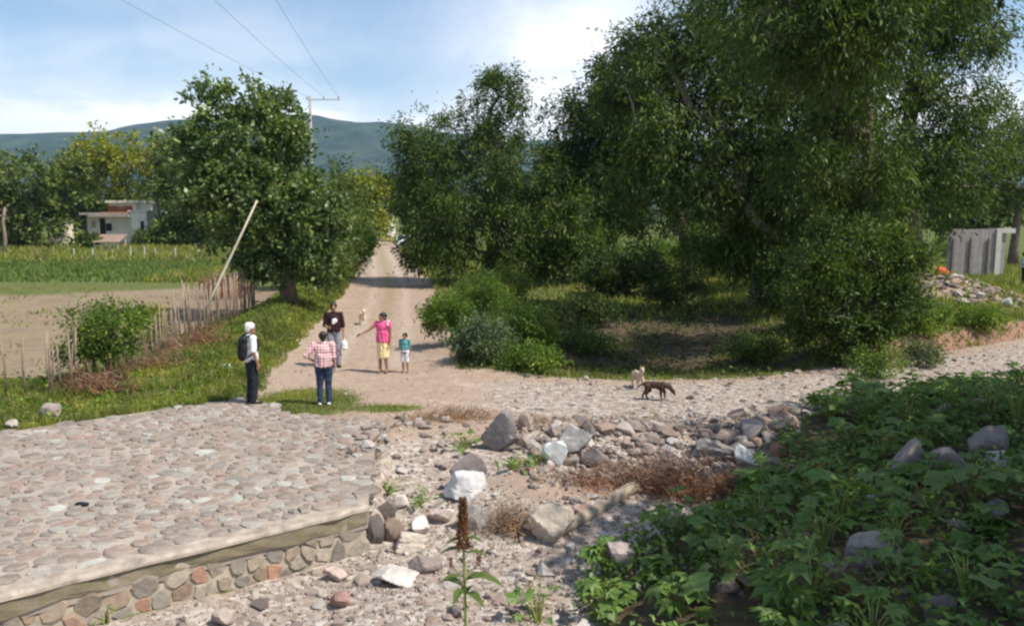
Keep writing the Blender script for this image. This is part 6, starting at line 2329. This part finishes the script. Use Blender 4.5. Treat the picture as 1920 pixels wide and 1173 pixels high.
def dog(loc, L, rz, mat, label, head='down', belly=None, sit=False):
    """a slim dog facing +X; L is shoulder-to-rump length of about 0.55 at scale 1"""
    root = empty('dog', loc, rz)
    root.scale = (L / 0.62,) * 3
    tag(root, label, 'dog')
    S_ = [('e', (0.16, 0, 0.46), (0.17, 0.095, 0.125)), ('e', (-0.02, 0, 0.475), (0.20, 0.085, 0.095)), ('e', (-0.22, 0, 0.47), (0.14, 0.085, 0.105)), ((0.2, 0, 0.5), 0.085, (-0.26, 0, 0.505), 0.075)]
    if head == 'down':
        nk, hd, mz = (0.44, 0, 0.44), (0.53, 0.02, 0.33), (0.60, 0.03, 0.21)
    else:
        nk, hd, mz = (0.36, 0, 0.64), (0.42, 0, 0.73), (0.56, 0, 0.69)
    S_ += [((0.24, 0, 0.51), 0.085, nk, 0.062), (nk, 0.062, hd, 0.062), ('e', hd, (0.078, 0.062, 0.066)), (hd, 0.05, mz, 0.027)]
    for sg in (-1, 1):
        fx_, hx2 = 0.24 + 0.05 * sg, -0.27 + 0.05 * sg
        S_ += [((0.22, 0.06 * sg, 0.42), 0.062, (fx_ - 0.01, 0.075 * sg, 0.26), 0.036), ((fx_ - 0.01, 0.075 * sg, 0.26), 0.034, (fx_ + 0.01, 0.075 * sg, 0.06), 0.023), ((fx_ + 0.01, 0.075 * sg, 0.05), 0.023, (fx_ + 0.045, 0.075 * sg, 0.022), 0.022)]
        S_ += [((-0.25, 0.06 * sg, 0.44), 0.082, (hx2 + 0.05, 0.075 * sg, 0.30), 0.052), ((hx2 + 0.05, 0.075 * sg, 0.30), 0.045, (hx2 - 0.06, 0.075 * sg, 0.17), 0.028), ((hx2 - 0.06, 0.075 * sg, 0.17), 0.027, (hx2 - 0.045, 0.075 * sg, 0.05), 0.022), ((hx2 - 0.045, 0.075 * sg, 0.035), 0.023, (hx2 + 0.01, 0.075 * sg, 0.022), 0.022)]
        e0 = Vector(hd)
        if head == 'down':
            S_ += [(tuple(e0 + Vector((-0.03, 0.045 * sg, 0.05))), 0.022, tuple(e0 + Vector((-0.06, 0.07 * sg, 0.075))), 0.012)]
        else:
            S_ += [(tuple(e0 + Vector((-0.02, 0.042 * sg, 0.05))), 0.026, tuple(e0 + Vector((-0.02, 0.055 * sg, 0.12))), 0.010)]
    S_ += [((-0.33, 0, 0.52), 0.032, (-0.46, 0, 0.46), 0.024), ((-0.46, 0, 0.46), 0.024, (-0.54, 0.02, 0.36), 0.014)]
    S_ = [(q_[0], q_[1], tuple(c_ * k for c_, k in zip(q_[2], (1.0, 1.22, 1.12)))) if q_[0] == 'e' else (q_[0], q_[1] * 1.22, q_[2], q_[3] * 1.22) for q_ in S_]
    skin('body', S_, 0.013, mat, root, 2, wrinkle=0.02)
    e0 = Vector(hd)
    dv = (Vector(mz) - e0).normalized()
    skin('nose', [('e', tuple(Vector(mz) + dv * 0.022), (0.014, 0.014, 0.012))], 0.005, M_BLACKC, root, 0)
    for sg in (-1, 1):
        skin('eye', [('e', tuple(e0 + dv * 0.05 + Vector((0, 0.038 * sg, 0.03))), (0.010, 0.008, 0.010))], 0.004, M_EYE, root, 0)
    return root


M_DOGB = plain_mat('dark brown fur', (0.060, 0.034, 0.022), 0.8, 0.45, 7, 0.25, 0.3)
M_DOGC = plain_mat('cream fur', (0.464, 0.376, 0.264), 0.85, 0.15, 9, 0.2, 0.3)
M_DOGW = plain_mat('white tan fur', (0.66, 0.56, 0.42), 0.85, 0.15, 7, 0.2, 0.3)
dog(G(1228, 750), 0.43, R(-14), M_DOGB, 'dark brown dog sniffing the ground on the stony track')
dog(G(1196, 728), 0.42, R(-80), M_DOGC, 'cream dog with pricked ears behind the dark brown dog', head='up')
dog(G(680, 608), 0.45, R(-70), M_DOGW, 'small pale tan dog on the dirt road behind the woman in pink', head='up')

# orange bundle and its post by the shed
tag(pt, 'orange red cloth bundle on a short stick beside the grey shed', 'bundle')
MB().tube([(0, 0, -.2), (0.02, 0, 0.5)], 0.04, 6).build('stick', M_STAKE, pt)
skin('cloth', [('e', (0.0, 0, 0.62), (0.30, 0.2, 0.24)), ('e', (0.14, -0.03, 0.55), (0.24, 0.2, 0.2)), ('e', (-0.1, 0, 0.5), (0.2, 0.18, 0.2))], 0.02, plain_mat('orange cloth', (0.62, 0.12, 0.05), .85, .2, 5), pt, 2)

# dark thing lying on the paving (a scrap of black plastic)
p = G(152, 949)
sb = empty('plastic_scrap', p)
tag(sb, 'small black scrap lying flat on the paved ford', 'scrap')
skin('sheet', [('e', (0, 0, 0.035), (0.085, 0.045, 0.03)), ('e', (0.05, 0.01, 0.03), (0.06, 0.04, 0.025))], 0.008, M_BLACKC, sb, 1)
